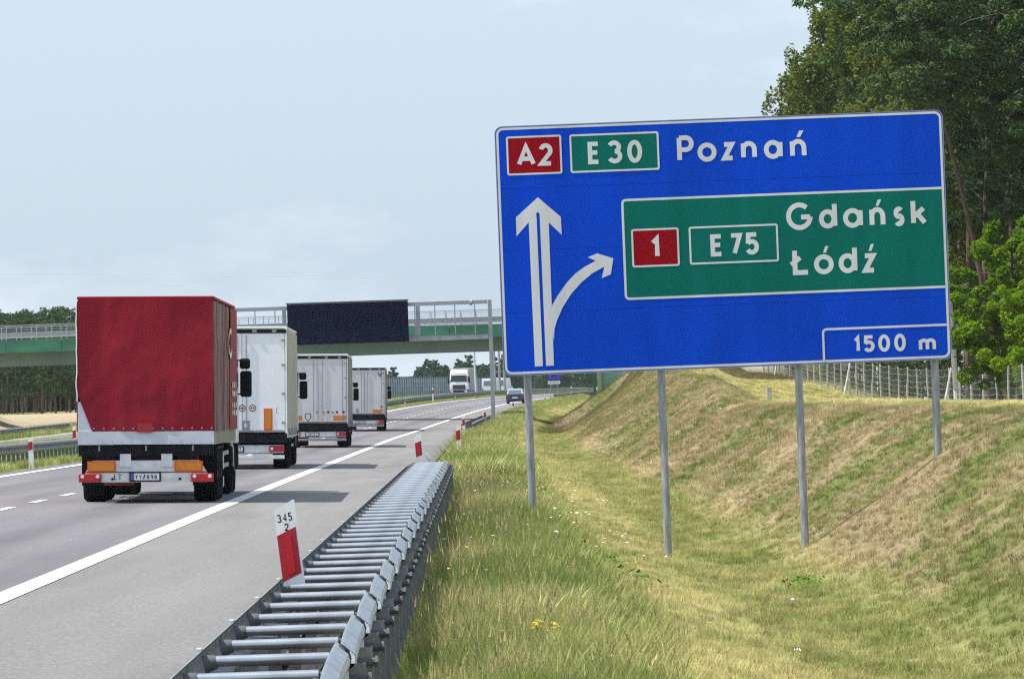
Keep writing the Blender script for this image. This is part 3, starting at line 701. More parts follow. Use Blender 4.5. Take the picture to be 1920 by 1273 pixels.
def near_barrier(d0, d1, label):
    uL, uR, zt_ = .10, .70, .75; base = RP(.4, d0); r = empty('crash_barrier', base); tag(r, label, 'crash barrier', 'crash barriers along the motorway')
    mL, mR = wbeam_mesh('rail_left', 4.0, -1, 0.0, m=GALVR, zs=1.55), wbeam_mesh('rail_right', 4.25, 1, .028, xs=.80)
    # one cross tube with its socket, end stub and bolt
    tb = MB(); W = uR-uL; tb.cur = 0
    tb.tube((.055, 0, 0), (W-.03, 0, 0), .027, n=14)
    tb.cur = 1; tb.tube((.0, 0, -.012), (.058, 0, 0), .044, .031, n=12); tb.tube((W-.034, 0, 0), (W+.0, 0, 0), .020, n=10)
    tb.tube((W+.06, 0, -.10), (W+.15, 0, -.10), .020, n=8); tb.tube((W+.145, 0, -.10), (W+.16, 0, -.10), .032, n=6)
    tube = tb.mesh('crossbar', [mat('tube_zinc', (.46, .48, .50), .34, .85, var=.12, vscale=6), GALVD], smooth=True)
    bk = MB().box((.075, .06, -.055), (.15, .07, .006)).box((.014, .06, -.03), (.006, .07, .05)).tube((.135, .075, -.052), (.135, .075, -.040), .012, n=6)
    bracket = bk.mesh('bracket', GALV)
    ps = MB(); ps.box((0, 0, -.34), (.07, .006, .72)).box((-.035, .028, -.34), (.006, .056, .72)).box((.035, .028, -.34), (.006, .056, .72))
    post = ps.mesh('post', mat('post_zinc', (.24, .25, .26), .6, .25, var=.35, vscale=7, spec=.3))
    tab = MB().box((-.012, 0, .0), (.024, .18, .006)).mesh('lap_tab', mat('lap_tab_zinc', (.6, .61, .62), .4, .3))
    slot = MB().box((0, 0, 0), (.004, .035, .012)).mesh('bolt_slot', BLACK)
    n = int((d1-d0)/2.0)
    for i in range(n+1):
        d = d0+i*2.0; h = 0 if i < n-3 else 0
        p = RP(uL, d, zt_-.055)-base; put('crossbar', tube, r, p)
        put('bracket', bracket, r, RP(uL, d, zt_-.10)-base)
        put('post', post, r, RP(uR+.095, d+.02, zt_-.12)-base)
        if i % 2 == 0 and d+4 <= d1+.1:
            ya = math.atan2(float(E(d)-E(d+4)), 4)
            put('rail_section', mL, r, RP(uL, d-.2, zt_-.48)-base, (0, 0, ya)); put('rail_section', mR, r, RP(uR, d-.2, zt_-.31)-base, (0, 0, ya))
            put('lap_tab', tab, r, RP(uL-.004, d-.05, zt_+.006)-base, (0, 0, ya)); put('post', post, r, RP(uL+.07, d+.02, zt_-.22)-base)
            put('bolt_slot', slot, r, RP(uR+.072, d+.1, zt_-.05)-base, (0, R(-33), ya))
    return r
near_barrier(19.0, 125.0, 'long galvanised double crash barrier with cross tubes along the near shoulder')

def simple_barrier(d0, d1, u, label, both=False, zt_=.75, sink=0.0):
    base = RP(u, d0); r = empty('crash_barrier', base); tag(r, label, 'crash barrier', 'crash barriers along the motorway')
    rm = wbeam_mesh('rail', 4.0, 1, 0, 2, m=GALVR); rm2 = wbeam_mesh('rail', 4.0, -1, 0, 2, m=GALVR)
    post = MB().box((0, 0, -.42), (.10, .06, .80)).mesh('post', GALVD); sp = MB().box((0, 0, -.16), (.5, .12, .2)).mesh('spacer', GALVD)
    d = d0
    while d < d1-.1:
        ya = math.atan2(float(E(d)-E(d+4)), 4); za = math.atan2(float(roadz(u, d+4)-roadz(u, d)), 4)
        if both or u > 0:
            put('rail_section', rm2, r, RP(u-.22, d, zt_-.31-sink)-base, (za, 0, ya))
            if both: put('rail_section', rm, r, RP(u+.22, d, zt_-.31-sink)-base, (za, 0, ya)); put('spacer', sp, r, RP(u, d, zt_-sink)-base)
        else: put('rail_section', rm, r, RP(u+.10, d, zt_-.31-sink)-base, (za, 0, ya))
        put('post', post, r, RP(u, d, zt_-sink)-base); put('post', post, r, RP(u, d+2, zt_-sink)-base); d += 4
    return r
simple_barrier(152, 600, -12.5, 'long steel crash barrier on the grass median left of the lorries', sink=.02)
simple_barrier(600, 1080, -12.5, 'distant median crash barrier below the oncoming white lorry', sink=.0)
simple_barrier(340, 448, .55, 'short dark double crash barrier guarding the gantry post on the right verge', both=True)
simple_barrier(696, 900, .8, 'distant steel crash barrier beyond the car on the right verge', both=True)
simple_barrier(170, 480, -29.6, 'pale steel crash barrier at the outer edge of the opposite carriageway', sink=.05)

# ------------------------------------------------------------------ delineator posts
DWHITE = mat('delineator_white', (.88, .88, .87), .5, var=.04, vscale=20); DRED = mat('delineator_red', (.42, .008, .022), .5, var=.12, vscale=14); DREDL = mat('reflector_red', (.55, .004, .01), .25); INK = mat('black_ink', (.01, .01, .01), .6)
def delineator(p, h, w, red, slant, lean, label, cat='delineator', cap=None, rear=False, txt=None, name='delineator_post', depth=.05):
    r = empty(name, p, (0, R(lean), 0)); tag(r, label, cat, 'red and white delineator posts'); s = slant*w
    T = lambda x, z: (x, z + s*(x/w))
    a, b = red  # red band from a to b of the height
    body = [(-w/2, 0), (w/2, 0), (w/2, h+s/2), (w/2-.012, h+s/2+.004), (-w/2, h-s/2)]
    MB().prism(body, 'y', 0, depth).build('body', DWHITE, r)
    y0 = -.004
    band = [(-w/2-.001, a*h-s/2), (w/2-.012, a*h+s/2-.012*slant), (w/2-.012, b*h+s/2-.012*slant), (-w/2-.001, b*h-s/2)]
    MB().prism(band, 'y', y0, 0).build('red_band', DRED, r)
    sw = w*.17; q = MB().prism([(-sw*1.15, a*h+.05*h-s*.2), (sw*.85, a*h+.05*h+s*.15), (sw*.85, b*h-.07*h+s*.15), (-sw*1.15, b*h-.07*h-s*.2)], 'y', y0-.008, y0-.001)
    q.build('reflector', DREDL if not rear else DREDL, r)
    if txt:
        m = MB()
        for (ch, fx, fz, fw, fh) in txt: glyph(m, ch, fx*w, (fx+fw)*w, fz*h, (fz+fh)*h, w*.055, -.003)
        m.build('kilometre_number', INK, r)
    return r
NW = .134
pn = site(552, 1096, F/300.0)
delineator((pn.x, pn.y, pn.z), .50, NW, (.10, .68), .36, -5.6, 'near delineator on the barrier numbered 345 over 2', txt=[('3', -.40, .79, .20, .105), ('4', -.13, .795, .21, .105), ('5', .12, .80, .19, .105), ('2', -.10, .68, .19, .095)])
pf = RP(.10, 123.5, .76)
delineator((site(787, 860, 124).x, 124, site(787, 860, 124).z), .44, .125, (.12, .70), .3, -3, 'red and white delineator on the far end of the near barrier')
def ground_post(px, py, d, label, red=True, h=1.0, w=.12):
    q = site(px, py, d); z = gz(q.x, d)
    return delineator((q.x, d, z-.02), max(h, q.z-z), w, (.62, .84) if red else (.80, .9), .25, 0, label)
def std_post(px, py_top, d, label, w=.14):
    q = site(px, py_top, d); z = min(gz(q.x, d), q.z-.5)
    return delineator((q.x, d, z), q.z-z, w, (.60, .86), .25, 0, label)
std_post(859, 797, 206, 'white ground delineator with a red band on the verge past the near barrier')
std_post(869, 779, 330, 'small red topped delineator at the near end of the short dark barrier')
std_post(909, 768, 420, 'small delineator on the verge just left of the gantry post')
std_post(962, 753, 560, 'small delineator on the verge left of the first sign post')
std_post(1022, 744, 690, 'white delineator at the near end of the distant barrier')
std_post(1071, 725, 790, 'tiny red and white delineator above the distant barrier under the sign')
std_post(57, 820, 196, 'white delineator with red top in the median left of the red lorry')
std_post(139, 799, 262, 'delineator partly hidden by the left edge of the red lorry')
std_post(759, 748, 650, 'short white delineator in the median nearest to the fourth lorry')
std_post(811, 727, 700, 'red topped delineator behind the median barrier left of the oncoming lorry')
std_post(853, 737, 756, 'short white delineator in front of the oncoming lorry')

# ------------------------------------------------------------------ marker stone and wildlife fence
q = site(1442, 728, 284); z = gz(q.x, 284)
r = empty('marker_post', (q.x, 284, z)); tag(r, 'short square concrete marker post on the bank crest right of the third sign post', 'marker post')
MB().cbox((0, 0, (q.z-z)/2-.05), (.20, .20, q.z-z+.1), .015).build('body', CONC, r); MB().cbox((0, 0, q.z-z+.02), (.22, .22, .05), .01).build('cap', CONC, r)
def fx(d): return 28 - .0194*d if d < 504 else 28-.0194*504
r = empty('wildlife_fence', (fx(280), 280, gz(fx(280), 280))); tag(r, 'tall wire mesh wildlife fence on grey posts in front of the forest', 'fence')
def tpost(h, rad, seed):
    rnd = random.Random(seed); return MB().path([(rnd.uniform(-.02, .02), 0, -.1), (rnd.uniform(-.04, .04), 0, h*.4), (rnd.uniform(-.04, .04), 0, h*.75), (rnd.uniform(-.05, .05), 0, h)], [rad, rad*.95, rad*.9, rad*.85], 8)
WOODP = mat('weathered_post', (.34, .34, .32), .8, var=.25, vscale=4, stretch=(4, 4, 1)); PALEP = mat('peeled_post', (.62, .61, .58), .8, var=.2, vscale=6)
pm = [tpost(2.2, .062, i).mesh('post', WOODP, smooth=True) for i in range(4)]; bp_ = MB().tube((0, 0, -.1), (.5, 0, 2.2), .07, .055, 8).mesh('brace', PALEP)
dd = 246.0; k = 0; pts = []
while dd < 520:
    x = fx(dd); z = gz(x, dd); pts.append(Vector((x, dd, z))); o = put('post', pm[k % 4], r, Vector((x, dd, z))-r.location); o.rotation_euler = (0, R(random.uniform(-1.2, 1.2)), random.uniform(0, 6))
    if k % 11 == 3: put('brace', bp_, r, Vector((x-.35, dd-.3, z))-r.location)
    dd += 6.5; k += 1
for h in (.12, .28, .46, .66, .9, 1.2, 1.5, 1.82, 2.12):
    wv = MB(); rnd = random.Random(int(h*100)); P = []; 
    for i in range(len(pts)-1):
        for t in (0, .5): P.append(pts[i].lerp(pts[i+1], t)+Vector((-.06, 0, h-(.06+rnd.uniform(0, .05) if t else 0)))-r.location)
    wv.path(P, [.005]*len(P), 4); wv.build('wire', WIREM, r)
vw = MB()
for i in range(len(pts)-1):
    for t in np.linspace(.06, .94, 14): p = pts[i].lerp(pts[i+1], t)-r.location; vw.tube(p+Vector((-.06, 0, .1)), p+Vector((-.06, 0, 2.08)), .003, n=3, caps=False)
tag(vw.build('mesh_wire', WIREM, r), kind='stuff')

# ------------------------------------------------------------------ overpass bridge
BG = mat('bridge_green', (.042, .195, .12), .6, var=.24, vscale=.5, stretch=(1, 1, 3)); BGIR = mat('bridge_girder_greygreen', (.15, .22, .17), .6, var=.12, vscale=.4)
RAILM = mat('bridge_rail', (.42, .45, .50), .5, .2); AGREEN = mat('abutment_green', (.22, .42, .32), .7, var=.08, vscale=.6); DGREEN = mat('dark_green_steel', (.03, .12, .07), .6)
d_b = 510.0; br_ = empty('overpass_bridge', (-20, d_b, gz(-20, d_b))); tag(br_, 'road overpass with green fascia and grey steel railings across the motorway', 'bridge')
B0 = br_.location.copy(); bx0, bx1 = -62.0, 20.0
def bz(x): return 7.02 - .0006*(x+18)**2*.12     # slight hump
def bbox(name, m, x0_, x1_, y0_, y1_, za, zb_, parent=br_, step=4.0):
    mb = MB(); n = int((x1_-x0_)/step)
    for i in range(n):
        a, b = x0_+(x1_-x0_)*i/n, x0_+(x1_-x0_)*(i+1)/n; vs = []
        for x in (a, b):
            for y in (y0_, y1_):
                for z in (za, zb_): vs.append(Vector((x, y, z+bz(x)-7.02))-B0)
        mb.add(vs, [(0, 1, 3, 2), (4, 6, 7, 5), (0, 4, 5, 1), (2, 3, 7, 6), (0, 2, 6, 4), (1, 5, 7, 3)][2:6]+([(0, 1, 3, 2)] if i == 0 else [])+([(4, 6, 7, 5)] if i == n-1 else []))
    return mb.build(name, m, parent)
bbox('deck', CONC, bx0, bx1, d_b-5.2, d_b+5.2, 6.5, 7.2)
fw = 4.1; x = bx0; fm = None
while x < bx1-.1:      # fascia made of panels
    for (ya, yb) in ((d_b-5.36, d_b-5.21), (d_b+5.21, d_b+5.36)):
        z = bz(x+fw/2)-7.02; MB().box(Vector((x+fw/2, (ya+yb)/2, 6.85+z))-B0, (fw-.03, yb-ya, .95)).build('fascia_panel', BG, br_)
    x += fw
for y in (d_b-4.0, d_b-1.3, d_b+1.3, d_b+4.0): bbox('girder', BGIR, bx0, bx1, y-.28, y+.28, 5.38, 6.49)
pmsh = MB().box((0, 0, .55), (.06, .06, 1.12)).mesh('railing_post', RAILM)
for y in (d_b-5.15, d_b+5.15):
    x = bx0
    while x < bx1:
        put('railing_post', pmsh, br_, Vector((x, y, bz(x)+.28))-B0); x += 1.12
    for h, t in ((1.38, .055), (1.12, .03), (.86, .03)): bbox('railing_bar', RAILM, bx0, bx1, y-.03, y+.03, 7.02+h-t/2, 7.02+h+t/2)
for y in (d_b-4.5, d_b+4.5):
    bbox('deck_guard_rail', GALV, bx0, bx1, y-.04, y+.04, 7.55, 7.90); x = bx0
for y in (d_b-4.5, d_b+4.5):
    bbox('parapet_kerb', RAILM, bx0, bx1, y-.2, y+.2, 7.21, 7.34)
MB().box(Vector((11.3, d_b, 2.2))-B0, (9.6, 11.0, 6.3)).build('abutment', AGREEN, br_); MB().box(Vector((6.33, d_b-5.7, 2.6))-B0, (.28, .5, 7.0)).build('abutment_corner', mat('olive_column', (.25, .30, .18), .7), br_)
MB().box(Vector((6.0, d_b-5.0, 2.6))-B0, (.22, .4, 5.5)).build('drain_pipe', DGREEN, br_)
MB().box(Vector((-52, d_b, 2.2))-B0, (8, 11.0, 6.3)).build('abutment', AGREEN, br_)

# ------------------------------------------------------------------ gantry with a message board
gy = 434.0; gp = site(926, 806, gy); GZ = gz(gp.x, gy); xr = gp.x; xl = site(330, 580, gy).x
GS = mat('gantry_steel', (.33, .35, .40), .6, .1)
g = empty('sign_gantry', (xr, gy, GZ)); tag(g, 'grey steel gantry spanning the carriageway in front of the overpass', 'gantry'); G0 = g.location
ztop = site(915, 562, gy).z; zw = site(850, 633, gy).z
MB().box((0, 0, (ztop-GZ)/2-.2), (.25, .28, ztop-GZ+.4)).build('column', GS, g); MB().box((xl-xr, 0, (ztop-GZ)/2-.2), (.30, .34, ztop-GZ+.4)).build('column', GS, g)
MB().box(((xl-xr)/2, 0, ztop-GZ-.13), (xr-xl-.30, .24, .24)).build('top_beam', GS, g); MB().box(((xl-xr)/2, 0, zw-GZ), (xr-xl-.30, .30, .30)).build('walkway_beam', GS, g)
MB().box((0, 0, .03), (.7, .7, .12)).build('base_plate', CONC, g)
MB().box(((xl-xr)/2, -.18, (ztop+zw)/2-GZ-.35), (xr-xl-.3, .04, .06)).build('hand_rail', GS, g)
for px in (784, 533): x = site(px, 600, gy).x-xr; MB().box((x, -.02, (ztop+zw)/2-GZ+.01), (.26, .28, ztop-zw-.42)).build('hanger', GS, g)
x = xl+1.2
while x < xr-.8: MB().box((x-xr, -.16, (ztop+zw)/2-GZ), (.07, .07, ztop-zw-.4)).build('rail_post', GS, g); x += 1.27
for x in (-1.2, xl-xr+1.2): MB().tube((x-.08, 0, ztop-GZ-.13), (x+.08, 0, ztop-GZ-.13), .19, n=12).build('flange', GS, g)
a, b = site(538, 572, gy-.4), site(767, 642, gy-.4)
r = empty('message_board', ((a.x+b.x)/2, gy-.5, GZ)); tag(r, 'blank dark navy message board hanging on the gantry over the road', 'message board')
cz = (site(652, 606, gy).z-GZ); bw = b.x-a.x; bh = 2.58
NAVY = mat('board_navy', (.005, .010, .032), .9, var=.2, vscale=1.5, spec=.04)
MB().box((0, 0, cz), (bw, .30, bh)).build('cabinet', NAVY, r)
nx = 6
for i in range(nx):
    MB().box((-bw/2+bw*(i+.5)/nx, -.165, cz), (bw/nx-.02, .03, bh-.06)).build('front_panel', NAVY, r)
MB().box((0, -.05, cz+bh/2+.05), (bw+.1, .5, .08)).build('hood', mat('board_hood', (.05, .055, .07), .6), r)

# ------------------------------------------------------------------ small sign, slender masts, noise wall, power line
d0 = 690.0; q = site(1040, 757, d0); z = 1.3
r = empty('information_sign', (q.x, d0, gz(q.x, d0))); tag(r, 'small blue sign with a white panel under it, seen far off below the big sign', 'road sign'); zz = lambda py: site(1040, py, d0).z-gz(q.x, d0)
MB().box((0, 0, (zz(700)+zz(712))/2), (1.22, .05, zz(696)-zz(712))).build('blue_panel', mat('small_sign_blue', (.01, .05, .42), .5), r); MB().box((0, -.04, zz(703)), (.36, .02, .30)).build('red_mark', SRED, r)
MB().box((0, 0, zz(716.3)), (1.25, .05, .40)).build('white_panel', SWHITE, r)
m = MB()
for i in range(5): m.box((-.42+i*.2, -.03, zz(716.3)), (.11, .01, .12))
m.build('panel_lettering', mat('small_text_grey', (.25, .27, .3), .6), r)
for x in (-.38, .38): MB().tube((x, .06, -.2), (x, .06, zz(698)), .04, n=8).build('post', GALVP, r)
for i, (px, lab) in enumerate(((929, 'slender grey mast in the distance just right of the gantry post'), (938, 'middle one of three slender distant masts beside the big sign'), (947, 'slender distant mast nearest the left edge of the big sign'))):
    d = 870+i*11.; q = site(px, 745, d); zb_ = gz(q.x, d); t = site(px-2.5, 641, d).z-zb_
    r = empty('lamp_mast', (q.x, d, zb_)); tag(r, lab, 'mast', 'slender masts beyond the overpass')
    MB().tube((0, 0, -.2), (0, 0, t), .17, .12, 8).build('pole', GALVP, r); MB().box((.25, 0, t-.1), (.7, .25, .12)).build('lamp_head', GALVP, r)
    if i == 1: MB().box((0, -.2, t*.45), (2.2, .06, .14)).build('cross_bar', GALVP, r)
q = site(893, 735, 835); zb_ = gz(q.x, 835); r = empty('street_lamp', (q.x, 835, zb_)); tag(r, 'tall thin pale lamp post behind the oncoming lorry', 'street lamp')
t = site(889, 620, 835).z-zb_; MB().tube((0, 0, -.2), (-.15, 0, t), .15, .10, 8).build('pole', mat('pale_mast', (.5, .52, .55), .6), r); MB().box((-.6, 0, t), (1.2, .3, .12)).build('lamp_head', GALVP, r)
# noise wall on the far side
NP = [mat('noise_panel_'+w, c, .6, var=.25, vscale=.9, stretch=(.5, .5, 5)) for w, c in (('teal', (.15, .23, .25)), ('grey', (.19, .26, .29)), ('pale', (.23, .29, .31)))]  # pale bluish tones: distance haze is put into the panel colours
base = RP(-31.5, 830); r = empty('noise_wall', base); tag(r, 'hazy blue green noise barrier of stacked panels behind the opposite carriageway', 'noise barrier')
slab = [MB().box((0, 2.0, .31), (.12, 3.86, .60)).mesh('panel', m) for m in NP]; np_ = MB().box((0, 0, 1.6), (.24, .24, 3.5)).mesh('post', GALVD)
d = 830.; k = 0
while d < 1110:
    ya = math.atan2(float(E(d)-E(d+4)), 4); p = RP(-31.5, d)-base; put('post', np_, r, p, (0, 0, ya))
    for j in range(5): put('panel', slab[(k*7+j*3+(k*j) % 4) % 3], r, p+Vector((0, 0, j*.62)), (0, 0, ya))
    d += 4; k += 1
PW = mat('power_wire', (.45, .48, .52), .6)
r = empty('power_line', (-75, 705, gz(-75, 705))); tag(r, 'faint overhead power wires crossing the sky above the overpass', 'power line')
for k, dz in enumerate((0, .5, 1.0)):
    P = []
    for i in range(25):
        x = -75+150*i/24; P.append(Vector((x, 705, 14.6+dz*.7+.00035*(x)**2))-r.location)
    MB().path(P, [.013]*25, 4).build('wire', PW, r)
WPOLE = mat('timber_pole', (.12, .10, .08), .8)
for x in (-75, 75): MB().tube(Vector((x, 705, 0))-r.location, Vector((x, 705, 17.8))-r.location, .18, .12, 8).build('pole', WPOLE, r); MB().box(Vector((x, 705, 16.6))-r.location, (.2, 1.8, .2)).build('cross_arm', WPOLE, r)

# ------------------------------------------------------------------ lorries
TYRE = mat('tyre', (.012, .012, .014), .9, spec=.1, bump=.3, bscale=40); RIM = mat('rim_steel', (.30, .31, .32), .45, .6); LAMPW = mat('clear_lamp', (.70, .72, .74), .15)
PLATEW = mat('plate_white', (.70, .71, .73), .4); PBLUE = mat('plate_blue', (.01, .06, .35), .4)
def wheel_mesh(w=.30, rad=.5):
    n = 24; mb = MB(); prof = [(-w/2, .56*rad), (-w/2, .9*rad), (-w*.38, rad), (w*.38, rad), (w/2, .9*rad), (w/2, .56*rad)]
    vs = []; fs = []
    for i in range(n):
        a = 2*math.pi*i/n
        for p in prof: vs.append((p[0], p[1]*math.cos(a), p[1]*math.sin(a)))
    k = len(prof)
    for i in range(n):
        for j in range(k-1): fs.append((i*k+j, i*k+j+1, ((i+1) % n)*k+j+1, ((i+1) % n)*k+j))
    mb.add(vs, fs); ty = mb.mesh('tyre', TYRE, smooth=True)
    rm = MB().tube((-w*.35, 0, 0), (w*.35, 0, 0), .57*rad, n=20).tube((w*.33, 0, 0), (w*.48, 0, 0), .2*rad, n=10).tube((-w*.48, 0, 0), (-w*.33, 0, 0), .2*rad, n=10).mesh('rim', RIM, smooth=True)
    return ty, rm
TW = wheel_mesh(.32, .50); TWD = wheel_mesh(.60, .50); CW = wheel_mesh(.20, .32)
def wheel(root, x, y, z, W):
    w = empty('wheel', (x, y, z)); w.parent = root; put('tyre', W[0], w); put('rim', W[1], w)

def rows_panel(name, x0_, x1_, z0_, z1_, y, m, parent, nx_=22, nz_=16, amp=.012, thick=.03, clip=None, seed=1, axis='y'):
    """a hanging sheet with soft folds and real thickness"""
    mb = MB()
    def P(i, j, back):
        u, v = x0_+(x1_-x0_)*i/nx_, z0_+(z1_-z0_)*j/nz_
        if clip: u = clip(u, v)
        w = (float(fbm(np.array(u*1.3+seed), np.array(v*.9+seed), seed))-.5)*2*amp + (float(vnoise(np.array(u*5+seed), np.array(v*.6), seed+3))-.5)*amp*.7
        t = y+w+(thick if back else 0); return (u, t, v) if axis == 'y' else (t, u, v)
    for i in range(nx_):
        for j in range(nz_):
            mb.quad(P(i, j, 0), P(i+1, j, 0), P(i+1, j+1, 0), P(i, j+1, 0)); mb.quad(P(i, j+1, 1), P(i+1, j+1, 1), P(i+1, j, 1), P(i, j, 1))
    for i in range(nx_):
        mb.quad(P(i, 0, 0), P(i, 0, 1), P(i+1, 0, 1), P(i+1, 0, 0)); mb.quad(P(i, nz_, 0), P(i+1, nz_, 0), P(i+1, nz_, 1), P(i, nz_, 1))
    for j in range(nz_):
        mb.quad(P(0, j, 0), P(0, j+1, 0), P(0, j+1, 1), P(0, j, 1)); mb.quad(P(nx_, j, 0), P(nx_, j, 1), P(nx_, j+1, 1), P(nx_, j+1, 0))
    me_ = mb.mesh(name, m, smooth=False, fix=False)
    bm = bmesh.new(); bm.from_mesh(me_); bmesh.ops.remove_doubles(bm, verts=bm.verts, dist=.0004); bmesh.ops.recalc_face_normals(bm, faces=bm.faces); bm.to_mesh(me_); bm.free()
    me_.polygons.foreach_set('use_smooth', [True]*len(me_.polygons)); me_.set_sharp_from_angle(angle=R(50))
    return put(name, me_, parent)

def tractor(r, y0_, colm, H=3.75, yaw=1):
    """cab unit whose nose points to +Y, from y0_ (kingpin side) forward"""
    f = y0_+3.9   # front face
    ch = MB().box((-.45, y0_+1.0, .85), (.12, 5.6, .25)).box((.45, y0_+1.0, .85), (.12, 5.6, .25)).box((0, y0_+.2, 1.05), (1.0, .9, .12)); ch.build('chassis', DARKM, r)
    # cab shell by side profile, tapered towards the roof
    prof = [(f-2.25, .95), (f, .95), (f+.02, 1.75), (f-.12, 2.15), (f-.38, 3.05), (f-.75, H-.12), (f-1.3, H), (f-2.25, H)]
    mb = MB(); vs = []
    for sgn in (-1, 1):
        for (yy, zz_) in prof: vs.append((sgn*(1.24-.10*max(0, (zz_-2.2)/1.6)), yy, zz_))
    n = len(prof); mb.add(vs, [(i, (i+1) % n, n+(i+1) % n, n+i) for i in range(n)]+[tuple(range(n))[::-1], tuple(range(n, 2*n))])
    me_ = mb.mesh('cab', colm); bm = bmesh.new(); bm.from_mesh(me_); bmesh.ops.bevel(bm, geom=bm.edges[:], offset=.06, segments=2, affect='EDGES'); bm.to_mesh(me_); bm.free()
    me_.polygons.foreach_set('use_smooth', [True]*len(me_.polygons)); me_.set_sharp_from_angle(angle=R(40)); cab = put('cab', me_, r)
    def lerp(a, b, t): return a+(b-a)*t
    # windscreen lies on the raked face between z=2.1 and z=3.0
    z0_, z1_ = 2.15, 2.98
    yb, yt = f-.12+.035, lerp(f-.12, f-.38, (z1_-2.15)/.9)+.035
    MB().add([(-1.10, yb, z0_), (1.10, yb, z0_), (1.03, yt, z1_), (-1.03, yt, z1_), (-1.10, yb-.04, z0_), (1.10, yb-.04, z0_), (1.03, yt-.04, z1_), (-1.03, yt-.04, z1_)],
             [(0, 1, 2, 3), (4, 7, 6, 5), (0, 4, 5, 1), (1, 5, 6, 2), (2, 6, 7, 3), (3, 7, 4, 0)]).build('windscreen', GLASS, r)
    MB().cbox((0, f-.12, 3.15), (2.1, .42, .07), .02).build('sun_visor', DARKM, r)
    gr_ = MB().box((0, f+.025, 1.42), (1.7, .06, .62)); gr_.build('grille', DARKM, r)
    for i in range(4): MB().box((0, f+.062, 1.2+i*.15), (1.6, .03, .04)).build('grille_bar', RIM, r)
    MB().cbox((0, f+.03, .72), (2.46, .42, .50), .05).build('bumper', DARKM if colm is WHITE else colm, r)
    for s in (-1, 1):
        MB().cbox((s*.95, f+.25, .82), (.36, .06, .20), .02).build('headlight', LAMPW, r)
        MB().box((s*1.238, f-.85, 2.45), (.03, .85, .62)).build('side_window', GLASS, r)
        MB().cbox((s*1.40, f-.12, 2.22), (.24, .20, .54), .05).cbox((s*1.38, f-.12, 2.64), (.22, .18, .22), .05).build('mirror', BLACK, r); MB().tube((s*1.15, f-.2, 2.72), (s*1.38, f-.14, 2.70), .018, n=6).tube((s*1.15, f-.2, 2.0), (s*1.38, f-.14, 2.02), .018, n=6).build('mirror_arm', BLACK, r)
        MB().cbox((s*1.05, y0_+.6, .75), (.34, 1.3, .55), .08).build('fuel_tank', RIM, r)
        MB().box((s*1.12, f-1.25, .98), (.3, 1.3, .06)).build('mudguard', DARKM, r)
        wheel(r, s*1.04, f-1.35, .50, TW); wheel(r, s*.93, y0_-.15, .50, TWD)
    MB().box((0, f-2.55, 2.4), (2.3, .12, 2.3)).build('air_deflector', colm, r)

def licence_plate(r, x, z, y, w, h, texts, blue=True):
    p = MB().box((x, y, z), (w+.06, .02, h+.05)).build('plate_frame', BLACK, r)
    MB().box((x, y-.014, z), (w, .01, h)).build('licence_plate', PLATEW, p)
    if blue: MB().box((x-w/2+.03, y-.021, z), (.05, .006, h)).build('country_band', PBLUE, p)
    m = MB(); n = len(texts); cw = (w-.10)/n
    for i, ch in enumerate(texts):
        if ch == ' ': continue
        xx = x-w/2+.08+i*cw; glyph(m, ch, xx, xx+cw*.7, z-h*.34, z+h*.34, .014, y-.022)
    m.build('plate_lettering', INK, p)

